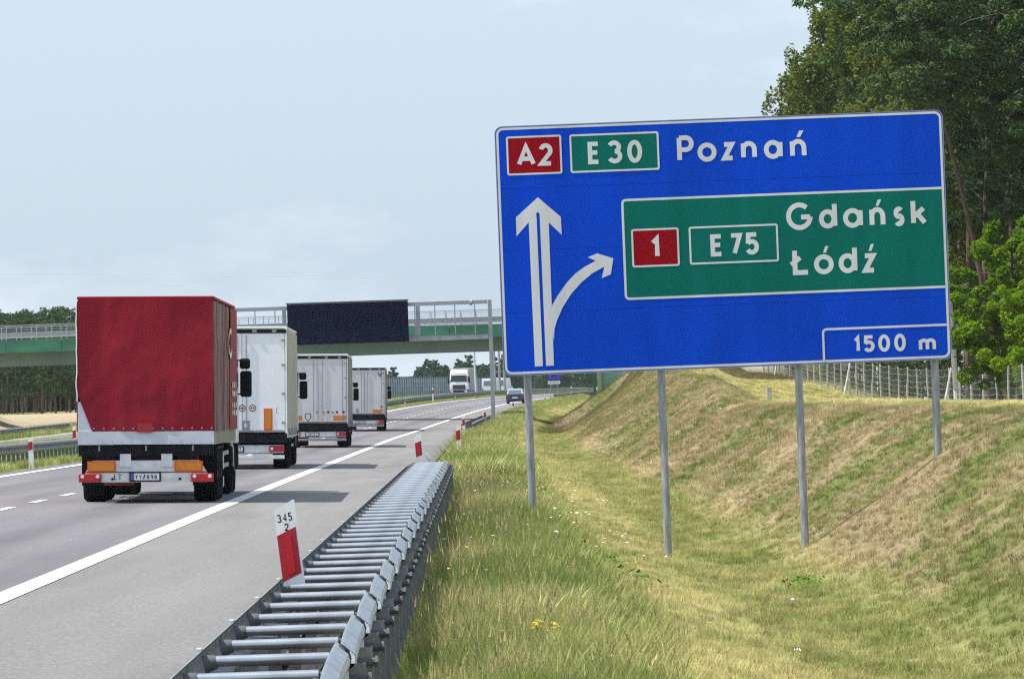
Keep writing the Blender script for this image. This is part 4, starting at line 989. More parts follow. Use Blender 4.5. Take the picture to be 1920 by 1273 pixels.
def lorry(name, label, kind, loc, head=-.012, lean=CROSS, H=3.85, z0=1.05, bodym=None, sidem=None, cabm=WHITE, seed=1, flip=False):
    r = empty(name, loc, (0, lean if not flip else -lean, -head if not flip else math.pi-head)); tag(r, label, 'lorry', 'articulated lorries on the motorway')
    L_, W_ = 13.6, 2.5
    # frame, axles, wheels
    MB().box((-.5, L_/2, .92), (.12, L_-.3, .26)).box((.5, L_/2, .92), (.12, L_-.3, .26)).build('chassis', DARKM, r)
    for y in (2.2, 3.5, 4.8):
        MB().tube((-1.0, y, .5), (1.0, y, .5), .09, n=10).build('axle', DARKM, r)
        for s in (-1, 1): wheel(r, s*1.03, y, .50, wheel45)
    for s in (-1, 1):
        MB().box((s*1.03, 1.55, .62), (.46, .03, .62)).build('mudflap', BLACK, r); MB().box((s*1.03, 3.5, 1.0), (.46, 3.9, .05)).build('mudguard', DARKM, r)
        MB().box((s*1.2, 8.5, .62), (.04, 3.0, .08)).box((s*1.2, 8.5, .86), (.04, 3.0, .08)).build('side_guard', RIM, r); MB().box((s*.7, 10.8, .5), (.12, .12, .9)).build('landing_leg', DARKM, r)
    MB().box((0, 1.9, .86), (2.3, .5, .08)).build('cross_member', DARKM, r)
    # cargo body
    if kind == 'red':
        MB().box((0, L_/2+.06, (z0+H)/2), (W_-.10, L_-.12, H-z0-.10)).build('cargo_body', DARKM, r)
        MB().box((0, .02, z0-.0+.0), (W_, .12, .24)).build('tailboard', BOARDW, r)
        for s in (-1, 1): MB().box((s*(W_/2-.02), L_/2+.1, z0), (.05, L_-.1, .26)).build('dropside', BEIGE, r)
        zt0 = z0+.125
        def cl(u, v):
            t = (v-zt0)/.62; lim = -W_/2+.02+(.24*(1-t) if t < 1 else 0); return max(u, lim) if t < 1 else u
        rows_panel('rear_tarpaulin', -W_/2+.01, W_/2-.01, zt0, H, -.045, REDT, r, 44, 34, .034, .03, cl, 3)
        MB().box((-W_/2+.14, .015, zt0+.26), (.28, .05, .56)).build('exposed_panel', BOARDW, r)
        rows_panel('side_tarpaulin', 0.02, 9.0, zt0-.02, H-.05, W_/2-.01, SIDET, r, 70, 12, .05, .02, None, 5, 'x'); rows_panel('side_tarpaulin', 9.0, L_, zt0-.02, H-.05, W_/2+.015, REDT, r, 30, 10, .02, .02, None, 6, 'x')
        rows_panel('side_tarpaulin', 0.02, L_, zt0-.02, H-.05, -W_/2-.02, REDT, r, 50, 10, .02, .02, None, 8, 'x')
        MB().cbox((0, L_/2, H+.01), (W_+.02, L_, .06), .02).build('roof_cover', REDT, r)
        eye = MB().tube((0, -.075, 0), (0, -.055, 0), .018, n=8).mesh('eyelet', RIM)
        for k in range(13): put('eyelet', eye, r, (-W_/2+.3+k*.18, 0, zt0+.05))
        MB().box((-.02, -.08, zt0+.06), (.28, .02, .17)).build('tarpaulin_patch', mat('red_patch', (.33, .01, .025), .5), r)
        rp_ = MB(); rnd = random.Random(2); P = [Vector((-W_/2-.015, -.055, zt0+.55+(H-zt0-.6)*k/14))+Vector((rnd.uniform(-.01, .01), 0, 0)) for k in range(15)]; rp_.path(P, [.011]*15, 5); rp_.build('white_cord', WHITE, r)
        tx = MB()
        for (ya, yb, za, zb_) in ((7.6, 9.6, 2.75, 3.25), (9.6, 10.4, 2.0, 2.2), (10.7, 11.4, 2.0, 2.2), (11.8, 12.4, 2.0, 2.2), (9.6, 10.2, 1.62, 1.8), (10.6, 11.4, 1.62, 1.8), (11.8, 12.6, 1.62, 1.8)):
            pts_ = arc((ya+yb)/2, (za+zb_)/2, (yb-ya)/2, (zb_-za)/2, 60, 330, 12)
            for k in range(len(pts_)-1):
                (a1, c1), (a2, c2) = pts_[k], pts_[k+1]; w_ = .05; tx.quad((W_/2+.062, a1, c1-w_), (W_/2+.062, a2, c2-w_), (W_/2+.062, a2, c2+w_), (W_/2+.062, a1, c1+w_))
        tx.build('side_lettering', WHITE, r)
        MB().box((0, .08, z0-.235), (W_-.02, .16, .20)).build('rear_beam', DARKM, r)
        for x in (-.86, 0, .86): MB().box((x, -.008, z0-.19), (.03, .016, .10)).build('latch', RIM, r)
        zl = z0-.235-.10
        MB().box((0, .30, zl-.09), (1.9, .2, .26)).build('under_frame', mat('dark_red_frame', (.06, .012, .015), .7), r)
        lb = [(-1.12, zl-.48), (1.12, zl-.48), (1.12, zl-.30), (.98, zl-.08), (-.98, zl-.08), (-1.12, zl-.30)]
        MB().prism(lb, 'y', .02, .06).build('lamp_board', DIRTYW, r)
        for s in (-1, 1):
            o_ = MB().box((s*.80-.02, 0, zl-.19), (.52, .03, .20)).build('orange_reflector', REDO, r); MB().box((s*.80-.02, -.018, zl-.19), (.46, .012, .145)).build('reflector_face', ORANGE, o_)
            t_ = MB().cbox((s*1.03, -.01, zl-.40), (.42, .06, .155), .015).build('tail_light', REDL, r)
            for q_ in (-.14, .14): MB().tube((s*1.03+q_, -.055, zl-.37), (s*1.03+q_, -.035, zl-.37), .035, n=12).build('clear_lens', LAMPW, t_)
            MB().box((s*.38, .012, zl-.08), (.20, .04, .24)).build('lamp_bracket', DIRTYW, r)
            MB().tube((s*.62, -.004, zl-.42), (s*.62, .02, zl-.42), .025, n=8).build('bolt', BLACK, r)
        licence_plate(r, -.02, zl-.38, 0.0, .52, .125, ['Y', 'V', "'", '8', '9', '8'])
        m = MB(); glyph(m, 'L', -.60, -.54, zl-.43, zl-.33, .012, .016); glyph(m, 'T', -.52, -.45, zl-.43, zl-.33, .012, .016); m.build('country_letters', INK, r)
        MB().box((0, .03, zl-.295), (2.24, .035, .014)).build('board_joint', BLACK, r)
        MB().box((-.55, 1.2, .34), (.55, .05, .05)).box((0.95, 3.0, .30), (.06, .7, .12)).build('orange_marker', mat('dull_orange', (.35, .07, .01), .6), r)
        MB().box((1.22, 6.1, .72), (.03, .55, .32)).box((1.22, 6.1, .32), (.03, .55, .2)).build('white_marker', DIRTYW, r)
    else:
        MB().cbox((0, L_/2+.02, (z0+H)/2), (W_-.06, L_-.1, H-z0-.04), .02).build('cargo_body', bodym, r)
        dw = (W_-.14)/2
        for s in (-1, 1):
            dr = MB().cbox((s*(dw/2+.006), -.035, (z0+H)/2-.03), (dw, .05, H-z0-.22), .012).build('rear_door', bodym, r)
            for q_ in ((.16, .86) if kind != 'second' else (.10,)):
                MB().tube((s*q_*dw, -.085, z0+.05), (s*q_*dw, -.085, H-.2), .013, n=6).build('lock_rod', RIM if kind != 'second' else BODYLINE, dr)
            for hz_ in (z0+.3, z0+1.1, z0+1.9, H-.35): MB().box((s*(dw-.03), -.07, hz_), (.10, .03, .05)).build('hinge', RIM, dr)
        MB().box((0, -.03, H-.10), (W_-.02, .10, .10)).build('header', DARKM, r)
        for x in (-.9, -.35, .35, .9): MB().box((x, -.088, H-.09), (.12, .02, .07)).build('header_lamp', RIM, r)
        MB().cbox((0, L_/2, H+.0), (W_, L_+.06, .08), .02).build('roof', WHITE, r)
        for s in (-1, 1):
            MB().box((s*(W_/2-.025), -.03, (z0+H)/2-.02), (.05, .09, H-z0-.04)).build('corner_post', bodym, r)
            rows_panel('side_curtain', .06, L_, z0+.0, H-.08, s*(W_/2-.005)-(.02 if s < 0 else 0), sidem, r, 60, 8, .022, .02, None, seed, 'x')
            MB().box((s*(W_/2-.02), L_/2, z0-.06), (.05, L_, .14)).build('side_rail', DIRTYW if kind == 'second' else RIM, r)
            for k in range(10): MB().box((s*(W_/2+.02), .9+k*1.3, z0+.02), (.02, .05, .22)).build('curtain_buckle', RIM, r)
        MB().box((0, .04, z0-.14), (W_-.02, .18, .24)).build('rear_beam', DARKM, r)
        zl = z0-.28
        MB().box((0, .06, zl-.16), (2.3, .05, .22)).build('lamp_board', DIRTYW, r)
        MB().cbox((0, .02, zl-.38), (2.34, .10, .11), .02).build('under_run_bar', WHITE if kind == 'second' else RIM, r)
        for s in (-1, 1):
            t_ = MB().cbox((s*.95, .0, zl-.15), (.42, .07, .17), .015).build('tail_light', REDL, r); MB().tube((s*.82, -.05, zl-.15), (s*.82, -.034, zl-.15), .04, n=10).build('clear_lens', LAMPW, t_)
        licence_plate(r, -.25, zl-.16, .02, .52, .12, ['5', '1', '7', 'A', '2', '0'] if False else ['V', 'E', '1', '4', '7'], False)
        def dec(nm, x, z, w, h, m, y=-.066): return MB().box((x, y, z), (w, .010, h)).build(nm, m, r)
        if kind == 'second':
            dec('reflective_strip', .72, z0+.38, .24, .62, REDO); MB().box((.72, -.074, z0+.39), (.17, .008, .52)).build('strip_face', ORANGE, r)
            dec('grey_label', .10, z0+.20, .22, .30, RIM); MB().box((.10, -.074, z0+.22), (.08, .008, .1)).build('label_centre', WHITE, r)
            for x, tx_ in ((0.0, '80'), (.29, '90')):
                ring = MB(); stroke(ring, arc(x, z0+.70, .085, .085, 0, 360, 20), .022, -.070, True); ring.build('speed_sticker', SRED, r)
                m = MB()
                for k, ch in enumerate(tx_): glyph(m, ch, x-.05+k*.055, x-.008+k*.055, z0+.67, z0+.73, .012, -.070)
                m.build('speed_number', INK, r)
            m = MB(); stroke(m, arc(.98, z0+.62, .03, .07, 60, 300, 10), .012, -.068); m.build('small_mark', SRED, r)
            MB().box((-.52, -.064, (z0+H)/2), (.015, .01, H-z0-.25)).build('door_seam', BODYLINE, r)
        if kind == 'third':
            for x, w in ((-.93, .50), (.88, .52)): dec('orange_reflector', x, z0+.24, w, .19, REDO); MB().box((x, -.074, z0+.24), (w-.06, .008, .13)).build('reflector_face', ORANGE, r)
            for k, x in enumerate((-.05, .22, .42, .60, .78)): dec('sticker', x, z0+.48, .09, .08, (RIM, ORANGE, INK, RIM, INK)[k])
            dec('sticker', 1.05, z0+.48, .10, .11, SRED)
            m = MB(); stroke(m, [(-.52, z0+.42), (-.32, z0+.42), (-.30, z0+.25), (-.42, z0+.10), (-.54, z0+.25), (-.52, z0+.42)], .03, -.068); m.build('shield_sticker', INK, r)
        if kind == 'fourth':
            dec('orange_reflector', .78, z0+.22, .56, .20, REDO); MB().box((.78, -.074, z0+.22), (.50, .008, .14)).build('reflector_face', ORANGE, r)
            dec('sticker', 1.02, z0+.48, .12, .12, SRED); dec('sticker', -.45, z0+.26, .16, .26, RIM)
            m = MB()
            for (x, z) in ((.86, H-.38), (.98, H-.44), (1.04, H-.34), (.93, H-.52)): m.tube((x, -.075, z), (x, -.062, z), .05, n=8)
            m.build('door_emblem', INK, r)
    tractor(r, L_-1.2, cabm, min(H-.1, 3.75))
    return r
wheel45 = wheel_mesh(.44, .50)
REDT = mat('red_tarpaulin', (.25, .005, .018), .62, var=.06, vscale=1.1, bump=.12, bscale=5, spec=.25); REDO = mat('orange_red_edge', (.72, .09, .01), .5)
SIDET = mat('dirty_side_tarpaulin', (.21, .155, .125), .8, col2=(.17, .015, .024), vscale=1.6, stretch=(1, 1.6, .25), lo=.44, hi=.56, bump=.3, bscale=6)
BEIGE = mat('beige_canvas', (.30, .26, .20), .8, var=.25, vscale=1.8, stretch=(1, 2.5, .5), bump=.3, bscale=6); BOARDW = mat('grey_white_board', (.55, .57, .62), .6, var=.08, vscale=3); DIRTYW = mat('dirty_white', (.66, .67, .66), .6, var=.14, vscale=5)
BODYW = mat('white_panels', (.82, .84, .86), .45, var=.04, vscale=.8); BODYG = mat('grey_white_panels', (.60, .59, .61), .55, var=.05, vscale=.9); BODYLINE = mat('seam_grey', (.22, .23, .24), .6)
CURT = mat('dirty_curtain', (.40, .37, .29), .7, var=.22, vscale=1.4, stretch=(1, 2, .5)); CURTG = mat('grey_curtain', (.26, .24, .22), .7, var=.15, vscale=1.4)
def on_road(px, py, d, u=None):
    q = site(px, py, d); uu = q.x-float(E(d)); return (q.x, d, float(roadz(uu, d))+.002)
lorry('lorry', 'lorry with dark red tarpaulin nearest the camera, orange reflectors on its tail', 'red', on_road(274, 930, 125.5), H=3.76, z0=1.20)
lorry('lorry', 'second lorry, white rear doors with an upright orange strip', 'second', on_road(455, 882, 190), H=3.93, z0=1.0, bodym=BODYW, sidem=CURT, seed=9)
lorry('lorry', 'third lorry, plain grey white rear with low orange reflectors and dark frame', 'third', on_road(597, 842, 284), H=3.85, z0=1.0, bodym=BODYG, sidem=CURTG, seed=11)
lorry('lorry', 'fourth and smallest lorry ahead, grey white rear with small black emblem', 'fourth', on_road(684, 813, 413), H=3.86, z0=1.0, bodym=BODYG, sidem=CURTG, seed=13)
p = site(862, 745, 914+16.6); _h = float(E(931)-E(914))/17
q5 = on_road(861, 745, 914)
yy5 = 914+16.4
lorry('lorry', 'white lorry coming towards the camera on the opposite carriageway', 'fourth', (q5[0]+float(E(yy5)-E(914)), yy5, float(roadz(-21.5, yy5))-.35), head=(float(E(930)-E(914))/16), lean=0.0, H=3.9, z0=1.0, bodym=BODYG, sidem=mat('mauve_grey_curtain', (.34, .31, .34), .7, var=.08, vscale=2, stretch=(1, 6, .3)), seed=15, flip=True)

# ------------------------------------------------------------------ car and vans
def car(name, label, cat, loc, yaw, bodym, L_=4.3, W_=1.76, H=1.48, van=False, topm=None):
    r = empty(name, loc, (0, 0, yaw)); tag(r, label, cat)
    if not van:
        low = [(0, .34), (0, .72), (.06, .95), (L_-1.1, .95), (L_-.1, .74), (L_, .5), (L_, .3), (L_-.3, .22), (.25, .22)]; up = [(.10, .94), (.52, H-.06), (.9, H), (L_-2.0, H), (L_-1.15, .94)]
    else:
        low = [(0, .35), (0, 1.1), (L_-1.0, 1.1), (L_-.1, .95), (L_, .6), (L_, .35)]; up = [(0.0, 1.1), (.06, H-.05), (.2, H), (L_-1.9, H), (L_-1.0, 1.1)]
    def shell(nm, prof, w0, w1, z0_, z1_, m):
        vs = []; n = len(prof)
        for s in (-1, 1):
            for (y, z) in prof: vs.append((s*(w0+(w1-w0)*max(0, min(1, (z-z0_)/(z1_-z0_))))/2, y, z))
        me_ = MB().add(vs, [(i, (i+1) % n, n+(i+1) % n, n+i) for i in range(n)]+[tuple(range(n))[::-1], tuple(range(n, 2*n))]).mesh(nm, m)
        bm = bmesh.new(); bm.from_mesh(me_); bmesh.ops.bevel(bm, geom=bm.edges[:], offset=.05, segments=2, affect='EDGES'); bm.to_mesh(me_); bm.free()
        me_.polygons.foreach_set('use_smooth', [True]*len(me_.polygons)); me_.set_sharp_from_angle(angle=R(40)); return put(nm, me_, r)
    shell('body', low, W_, W_-.04, .3, 1, bodym); shell('cabin', up, W_-.10, W_-.42 if not van else W_-.14, .9, H, topm or bodym)
    yb, yt = (.16, .44) if not van else (-.012, .02); z0_, z1_ = (1.0, H-.12) if not van else (1.25, H-.35); hw = W_/2-.22 if not van else W_/2-.3
    MB().add([(-hw, yb-.012, z0_), (hw, yb-.012, z0_), (hw-.08, yt-.012, z1_), (-hw+.08, yt-.012, z1_), (-hw, yb+.03, z0_), (hw, yb+.03, z0_), (hw-.08, yt+.03, z1_), (-hw+.08, yt+.03, z1_)], [(0, 1, 2, 3), (4, 7, 6, 5), (0, 4, 5, 1), (1, 5, 6, 2), (2, 6, 7, 3), (3, 7, 4, 0)]).build('rear_window', mat('car_glass', (.10, .14, .16), .1, spec=.8), r)
    for s in (-1, 1):
        MB().cbox((s*(W_/2-.13), -.01, .78), (.24, .06, .17), .02).build('tail_light', REDL, r); MB().cbox((s*(W_/2+.09), L_-1.55, 1.0), (.18, .1, .13), .03).build('mirror', bodym, r)
        MB().box((s*(W_/2-.105), L_/2-.1, 1.17), (.02, 1.7, .28)).build('side_window', GLASS, r)
        for y in (.85, L_-.85): wheel(r, s*(W_/2-.11), y, .32, CW)
    MB().cbox((0, -.04, .45), (W_-.04, .16, .26), .04).build('bumper', mat('car_bumper', (.02, .024, .04), .5), r); MB().box((0, -.13, .60 if not van else .7), (.52, .02, .12)).build('licence_plate', PLATEW, r)
    return r
q = on_road(965.5, 747, 668); car('car', 'dark hatchback with bright roof driving away beyond the gantry post', 'car', (q[0], 668, q[2]), -.04, mat('car_dark_blue', (.02, .025, .06), .3), topm=mat('car_roof_glare', (.55, .56, .58), .2, .5))  # bright cabin colour stands in for the sky's reflection on the roof
q = on_road(916, 733, 985); car('van', 'white van on the opposite carriageway just left of the gantry post', 'van', (q[0], 985, q[2]), -.16, WHITE, 5.2, 2.0, 2.25, True)
q = on_road(936, 732, 1010); car('van', 'white van on the opposite carriageway between gantry post and big sign', 'van', (q[0], 1010, q[2]), -.19, WHITE, 5.6, 2.1, 2.35, True)

# ------------------------------------------------------------------ trees
def leafmat(name, c, c2, trans=.3):
    m = bpy.data.materials.new(name); m.use_nodes = True; N, L = m.node_tree.nodes, m.node_tree.links; b = N['Principled BSDF']; b.inputs['Roughness'].default_value = .7; b.inputs['Specular IOR Level'].default_value = .06
    g_ = N.new('ShaderNodeTexCoord'); no = N.new('ShaderNodeTexNoise'); no.inputs['Scale'].default_value = 1.7; no.inputs['Detail'].default_value = 5; L.new(g_.outputs['Object'], no.inputs['Vector'])
    oi = N.new('ShaderNodeObjectInfo'); ad = N.new('ShaderNodeMath'); ad.operation = 'MULTIPLY_ADD'; ad.inputs[1].default_value = .22; L.new(oi.outputs['Random'], ad.inputs[0]); L.new(no.outputs[0], ad.inputs[2])
    rp = N.new('ShaderNodeValToRGB'); rp.color_ramp.elements[0].position = .42; rp.color_ramp.elements[1].position = .78; rp.color_ramp.elements[0].color = (*c, 1); rp.color_ramp.elements[1].color = (*c2, 1)
    L.new(ad.outputs[0], rp.inputs[0]); L.new(rp.outputs[0], b.inputs['Base Color'])
    tr = N.new('ShaderNodeBsdfTranslucent'); L.new(rp.outputs[0], tr.inputs[0]); ms = N.new('ShaderNodeMixShader'); ms.inputs[0].default_value = trans
    L.new(b.outputs[0], ms.inputs[1]); L.new(tr.outputs[0], ms.inputs[2]); L.new(ms.outputs[0], N['Material Output'].inputs[0]); return m
PINEL = leafmat('pine_needles', (.024, .052, .020), (.085, .140, .045), .22); BIRCHL = leafmat('birch_leaves', (.062, .100, .016), (.165, .195, .034), .38); MAPLEL = leafmat('maple_leaves', (.070, .165, .009), (.22, .34, .016), .45); FARL = leafmat('far_tree_leaves', (.035, .065, .030), (.075, .115, .040), .2); BELTL = leafmat('hazed_belt_leaves', (.060, .105, .075), (.10, .155, .10), .2)  # belt leaves lighter and bluer: distance haze put into the leaf colour
BARKP = mat('pine_bark', (.085, .055, .038), .9, var=.4, vscale=2.5, stretch=(3, 3, 1), bump=.4, bscale=8); BARKB = mat('birch_bark', (.62, .60, .56), .7, var=.0, vscale=2.2, col2=(.12, .11, .10), stretch=(1, 1, 5), lo=.55, hi=.66)
BARKD = mat('dark_bark', (.07, .06, .05), .9, var=.3, vscale=3)

def crown_np(clusters, per, leaf, seed, flat=.6, needle=False):
    """clusters: list of (centre, radius xyz); returns quads as numpy arrays"""
    rng = np.random.default_rng(seed); V = []
    for (c, rad) in clusters:
        k = max(4, int(per*(rad[0]*rad[1]*rad[2])**(2/3.)/.45)); p = rng.normal(size=(k, 3)); p /= np.linalg.norm(p, axis=1)[:, None]; p *= rng.uniform(.45, 1.05, (k, 1))**.6
        p = p*np.array(rad)+np.array(c); nrm = rng.normal(size=(k, 3)); nrm[:, 2] = np.abs(nrm[:, 2])+flat; nrm /= np.linalg.norm(nrm, axis=1)[:, None]
        t = rng.normal(size=(k, 3)); t -= (t*nrm).sum(1)[:, None]*nrm; t /= np.linalg.norm(t, axis=1)[:, None]; b = np.cross(nrm, t); s = leaf*rng.uniform(.6, 1.3, (k, 1))
        w = .35 if needle else .62
        V.append(np.stack([p-t*s, p+b*s*w+nrm*s*.15, p+t*s, p-b*s*w+nrm*s*.1], 1))
    return np.concatenate(V).reshape(-1, 3)
def quads_mesh(name, V, m):
    me_ = bpy.data.meshes.new(name); n = len(V); me_.vertices.add(n); me_.vertices.foreach_set('co', V.astype(np.float32).ravel()); me_.loops.add(n); me_.loops.foreach_set('vertex_index', np.arange(n, dtype=np.int32))
    me_.polygons.add(n//4); me_.polygons.foreach_set('loop_start', np.arange(0, n, 4, dtype=np.int32)); me_.update(calc_edges=True); me_.materials.append(m); return me_
def tree_proto(kind, H, seed, leaf=.16, per=60, start_=None):
    rnd = random.Random(seed); tr = MB(); lb = MB(); cl = []
    lean = rnd.uniform(-.03, .03)*H; k = 9
    def axis(t): return Vector((lean*t*t+math.sin(t*5+seed)*.012*H, math.cos(t*4+seed)*.01*H, H*t))
    r0 = {'maple': .016, 'birch': .0062, 'far': .012}.get(kind, .0078)*H
    tr.path([axis(i/k*.97)-Vector((0, 0, .4 if i == 0 else 0)) for i in range(k+1)], [r0*(1-.82*i/k)+.012 for i in range(k+1)], 9)
    if kind == 'pine': start, nb, R0 = .38, 30, .155*H
    elif kind == 'birch': start, nb, R0 = .22, 44, .135*H
    elif kind == 'maple': start, nb, R0 = .08, 40, .40*H
    else: start, nb, R0 = .15, 26, .20*H
    start = start_ or start
    for i in range(nb):
        t = start+(1-start)*(i+rnd.random())/nb*.98; o = axis(t); a = i*2.4+rnd.uniform(-.5, .5)
        s = (t-start)/(1-start)
        if kind == 'pine': rr = R0*(.55+.75*math.sin(min(1, s*1.15+.12)*math.pi*.80))*rnd.uniform(.55, 1.2); up = rnd.uniform(-.05, .35)
        elif kind == 'birch': rr = R0*(.45+.9*math.sin(min(1, s+.10)*math.pi*.9))*rnd.uniform(.5, 1.2); up = rnd.uniform(.2, .7)
        elif kind == 'maple': rr = R0*(.30+.85*math.sin(min(1, s*.85+.2)*math.pi*.95))*rnd.uniform(.6, 1.1); up = rnd.uniform(.1, .6)
        else: rr = R0*(.35+.8*math.sin(min(1, s*.9+.15)*math.pi*.95))*rnd.uniform(.5, 1.2); up = rnd.uniform(0, .5)
        e = o+Vector((math.cos(a)*rr, math.sin(a)*rr, rr*up)); mid = o.lerp(e, .5)+Vector((0, 0, rr*.06))
        lb.path([o, mid, e], [r0*.32*(1-s*.6)+.01, r0*.18+.008, .008], 5)
        nsub = 5 if kind in ('maple',) else (4 if kind == 'birch' else 4)
        for j in range(nsub):
            f = .35+.65*(j+rnd.random())/nsub; c = o.lerp(e, f)+Vector((rnd.gauss(0, .13), rnd.gauss(0, .13), rnd.gauss(0, .10)))*rr
            q = rnd.uniform(.35, .65)*(.026*H+.14*rr)
            if kind == 'pine': cl.append((tuple(c), (q*1.25, q*1.25, q*.62)))
            elif kind == 'birch': cl.append((tuple(c-Vector((0, 0, q*.8))), (q*.85, q*.85, q*1.7)))
            else: cl.append((tuple(c), (q*1.2, q*1.2, q)))
    lm = {'pine': PINEL, 'birch': BIRCHL, 'maple': MAPLEL, 'belt': BELTL}.get(kind, FARL); bk = {'pine': BARKP, 'birch': BARKB}.get(kind, BARKD)
    V = crown_np(cl, per, leaf, seed, .2 if kind == 'pine' else .5, kind == 'pine')
    return tr.mesh('trunk', bk, smooth=True), quads_mesh('crown', V, lm), lb.mesh('limb', BARKD, smooth=True)
def plant(proto, kind, x, d, scale, rz, label, group, rx=0, z=None):
    r = empty(kind+'_tree', (x, d, (gz(x, d) if z is None else z)), (rx, 0, rz)); r.scale = (scale,)*3; tag(r, label, 'tree', group)
    put('trunk', proto[0], r); put('crown', proto[1], r); tag(put('limbs', proto[2], r), kind='stuff'); return r
PINE = [tree_proto('pine', 22, s, .16, 230) for s in (1, 2, 3)]; BIRCH = [tree_proto('birch', 22, s, .125, 230) for s in (11, 12)]; MAPLE = tree_proto('maple', 8, 21, .10, 620); BARE = tree_proto('pine', 22, 5, .16, 230, .66)
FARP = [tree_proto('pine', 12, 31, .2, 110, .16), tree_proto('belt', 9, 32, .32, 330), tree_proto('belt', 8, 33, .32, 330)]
rnd = random.Random(12)
# the forest edge right of the road: (kind, proto, photo px of the trunk foot, distance, height)
GR = 'trees of the forest edge behind the fence'
front = [('birch', 0, 1596, 474, 26, 'leftmost tree of the forest edge, thin birch crown against the sky'), ('pine', 0, 1566, 500, 22.5, 'small dark pine at the left end of the forest edge, low beside the birch'),
 ('birch', 1, 1610, 452, 28, 'tall yellow green birch second from the left over the big sign'), ('birch', 0, 1655, 425, 26.5, 'tall green birch over the middle of the sign top edge'),
 ('pine', 1, 1700, 410, 25, 'dark pine over the top right corner of the big sign'), ('birch', 1, 1612, 480, 27, 'birch standing behind the gap between the two tall birches'),
 ('birch', 0, 1792, 352, 23.5, 'birch with a white trunk just right of the sign edge'), ('birch', 1, 1801, 372, 21, 'second white birch trunk close to the right edge of the sign'), ('pine', 2, 1822, 345, 24, 'pine with bare brown trunk right of the sign'),
 ('pine', 0, 1860, 332, 23.5, 'dark pine above the bright green maple'), ('pine', 1, 1905, 338, 24, 'dark pine at the right edge of the picture'), ('pine', 2, 1950, 322, 24, 'pine half cut off by the right edge of the picture'), ('birch', 1, 1745, 395, 25.5, 'birch between the corner pine and the white trunks')]
for (k, i, px, d, H, lab) in front:
    x = max(site(px, 700, d).x, fx(min(d, 504))+.9 if px > 1560 else -99); P = (BIRCH if k == 'birch' else PINE)[i]; plant(P, k, x, d, H/22., rnd.uniform(0, 6), lab, GR)
lean = plant(BARE, 'pine', site(1905, 700, 322).x, 322, 1.0, 1.0, 'leaning pine with a long bare brown trunk right of the big sign', GR); lean.rotation_euler = (0, R(-13.5), 0)
plant(MAPLE, 'maple', site(1893, 700, 306).x+.55, 308, 1.07, .6, 'bright yellow green maple leaning over the fence at the right edge', GR)
plant(MAPLE, 'maple', site(1970, 700, 302).x, 302, .8, 2.2, 'low green maple at the far right edge behind the fence', GR)
back_labels = {'pine': 'tall dark pine standing deeper in the forest behind the front row', 'birch': 'tall birch standing deeper in the forest behind the front row'}
for i in range(70):
    d = rnd.uniform(300, 540); base = fx(min(d, 504)) if d < 504 else 18.2
    x = base + rnd.uniform(4.5, 24); k = rnd.random(); P, nm = (PINE[i % 3], 'pine') if k < .68 else (BIRCH[i % 2], 'birch')
    if x > d*.085+5: continue
    plant(P, nm, x, d, rnd.uniform(20, 24)/22*(.92 if d > 460 else 1), rnd.uniform(0, 6), back_labels[nm], 'deeper forest %s trees on the right' % nm)
# undergrowth behind the fence
BUSHP = [tree_proto('far', 3.2, 41+i, .09, 150) for i in range(3)]
for i in range(110):
    d = 292+(i % 44)*5.6; x = fx(min(d, 504))+rnd.uniform(1.0, 7.5)
    r = plant(BUSHP[i % 3], 'bush', x, d, rnd.uniform(.6, 1.3), rnd.uniform(0, 6), 'low dark green bush in the undergrowth just behind the fence', 'bushes behind the wildlife fence'); r.name = 'bush' if i == 0 else 'bush.%03d' % i; r['category'] = 'bush'
# pine wood left, behind the overpass
for i in range(120):
    d = rnd.uniform(660, 860); x = -(d*.075)+rnd.uniform(-8, 10)- (0 if i % 3 else rnd.uniform(0, 4)); u = x-float(E(d))
    if u > -44: continue
    plant(FARP[0] if i % 4 else PINE[i % 3], 'pine', x, d, rnd.uniform(.80, .98)*(d/760)*(1 if i % 4 else .53), rnd.uniform(0, 6), 'slim pine of the dark wood seen under the left end of the overpass', 'pines of the wood left of the road')
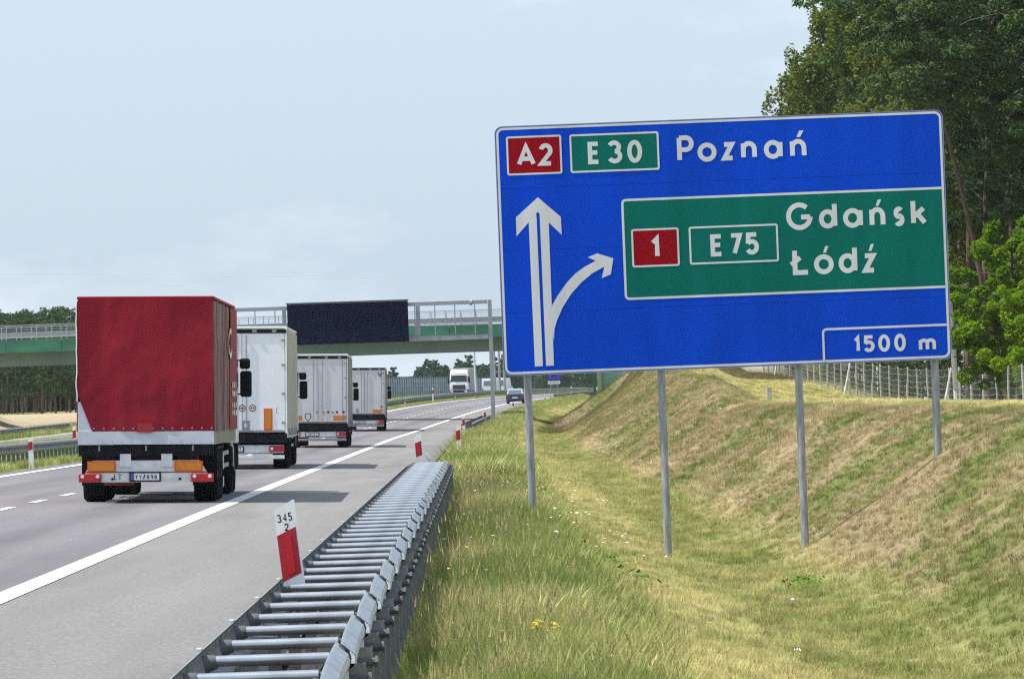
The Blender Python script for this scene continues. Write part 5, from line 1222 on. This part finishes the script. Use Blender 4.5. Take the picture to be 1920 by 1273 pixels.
# far trees in the blue distance
FG = 'far trees in the blue haze beyond the overpass'
far = [(738, 690, 1300, 'single far tree just right of the fourth lorry'), (800, 676, 1500, 'pointed far tree left of the oncoming lorry, first of its group'), (818, 677, 1500, 'second pointed far tree of the group left of the oncoming lorry'), (790, 690, 1480, 'low far tree at the left foot of the pointed pair'),
       (838, 690, 1500, 'low far tree between the pointed pair and the oncoming lorry'), (860, 676, 1500, 'round far tree directly above the oncoming lorry'), (878, 668, 1450, 'tallest far tree above the trailer of the oncoming lorry'), (905, 684, 1450, 'far tree between lamp post and gantry post'), (925, 672, 1400, 'dense far tree behind the gantry post'), (945, 668, 1400, 'far tree at the left edge of the big sign')]
for i, (px, py, d, lab) in enumerate(far):
    q = site(px, py, d); z = float(ground(q.x, d)); h = q.z-z; plant(FARP[1+i % 2], 'broadleaf', q.x, d, h/(9 if i % 2 == 0 else 8)/.98, rnd.uniform(0, 6), lab, FG)
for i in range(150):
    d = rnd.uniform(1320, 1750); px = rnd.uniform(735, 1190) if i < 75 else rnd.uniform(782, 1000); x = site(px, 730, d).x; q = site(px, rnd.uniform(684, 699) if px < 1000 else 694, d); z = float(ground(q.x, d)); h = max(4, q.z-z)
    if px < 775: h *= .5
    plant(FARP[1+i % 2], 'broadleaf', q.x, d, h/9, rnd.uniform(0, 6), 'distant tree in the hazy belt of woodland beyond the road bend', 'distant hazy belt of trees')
# a far-off wood on the skyline, one mass
rng = np.random.default_rng(14); cl = []
for i in range(420):
    d = rng.uniform(870, 960); x = -d*.075+rng.uniform(-14, 16); u = x-float(E(d))
    if u < -46: cl.append(((x, d, gz(x, d)+rng.uniform(.5, 9.2)), (1.7, 1.7, 1.3)))
V = crown_np(cl, 70, .36, 19); tag(put('deep_wood', quads_mesh('deep_wood', V, PINEL)), kind='stuff')
rng = np.random.default_rng(4); cl = []
for i in range(1500):
    d = rng.uniform(2300, 3000); x = rng.uniform(-.16, .16)*d; h = rng.uniform(7, 12)*.9
    cl.append(((x, d, float(ZR(d))+h*.45), (4.5, 4.5, h*.5)))
V = crown_np(cl, 3, 1.6, 9); tag(put('distant_woodland', quads_mesh('distant_woodland', V, FARL)), kind='stuff')

# ------------------------------------------------------------------ air
hz = bpy.data.materials.new('haze_air'); hz.use_nodes = True; N, L = hz.node_tree.nodes, hz.node_tree.links
N.remove(N['Principled BSDF']); pv = N.new('ShaderNodeVolumePrincipled'); pv.inputs['Color'].default_value = (.80, .88, 1.0, 1); pv.inputs['Density'].default_value = .000032; pv.inputs['Anisotropy'].default_value = .2
L.new(pv.outputs[0], N['Material Output'].inputs['Volume'])
tag(MB().box((0, 3000, 16.5), (7200, 6400, 43)).build('haze', hz), kind='stuff')
print('TRIS', sum(len(m.polygons) for m in bpy.data.meshes), 'objs', len(scn.objects))
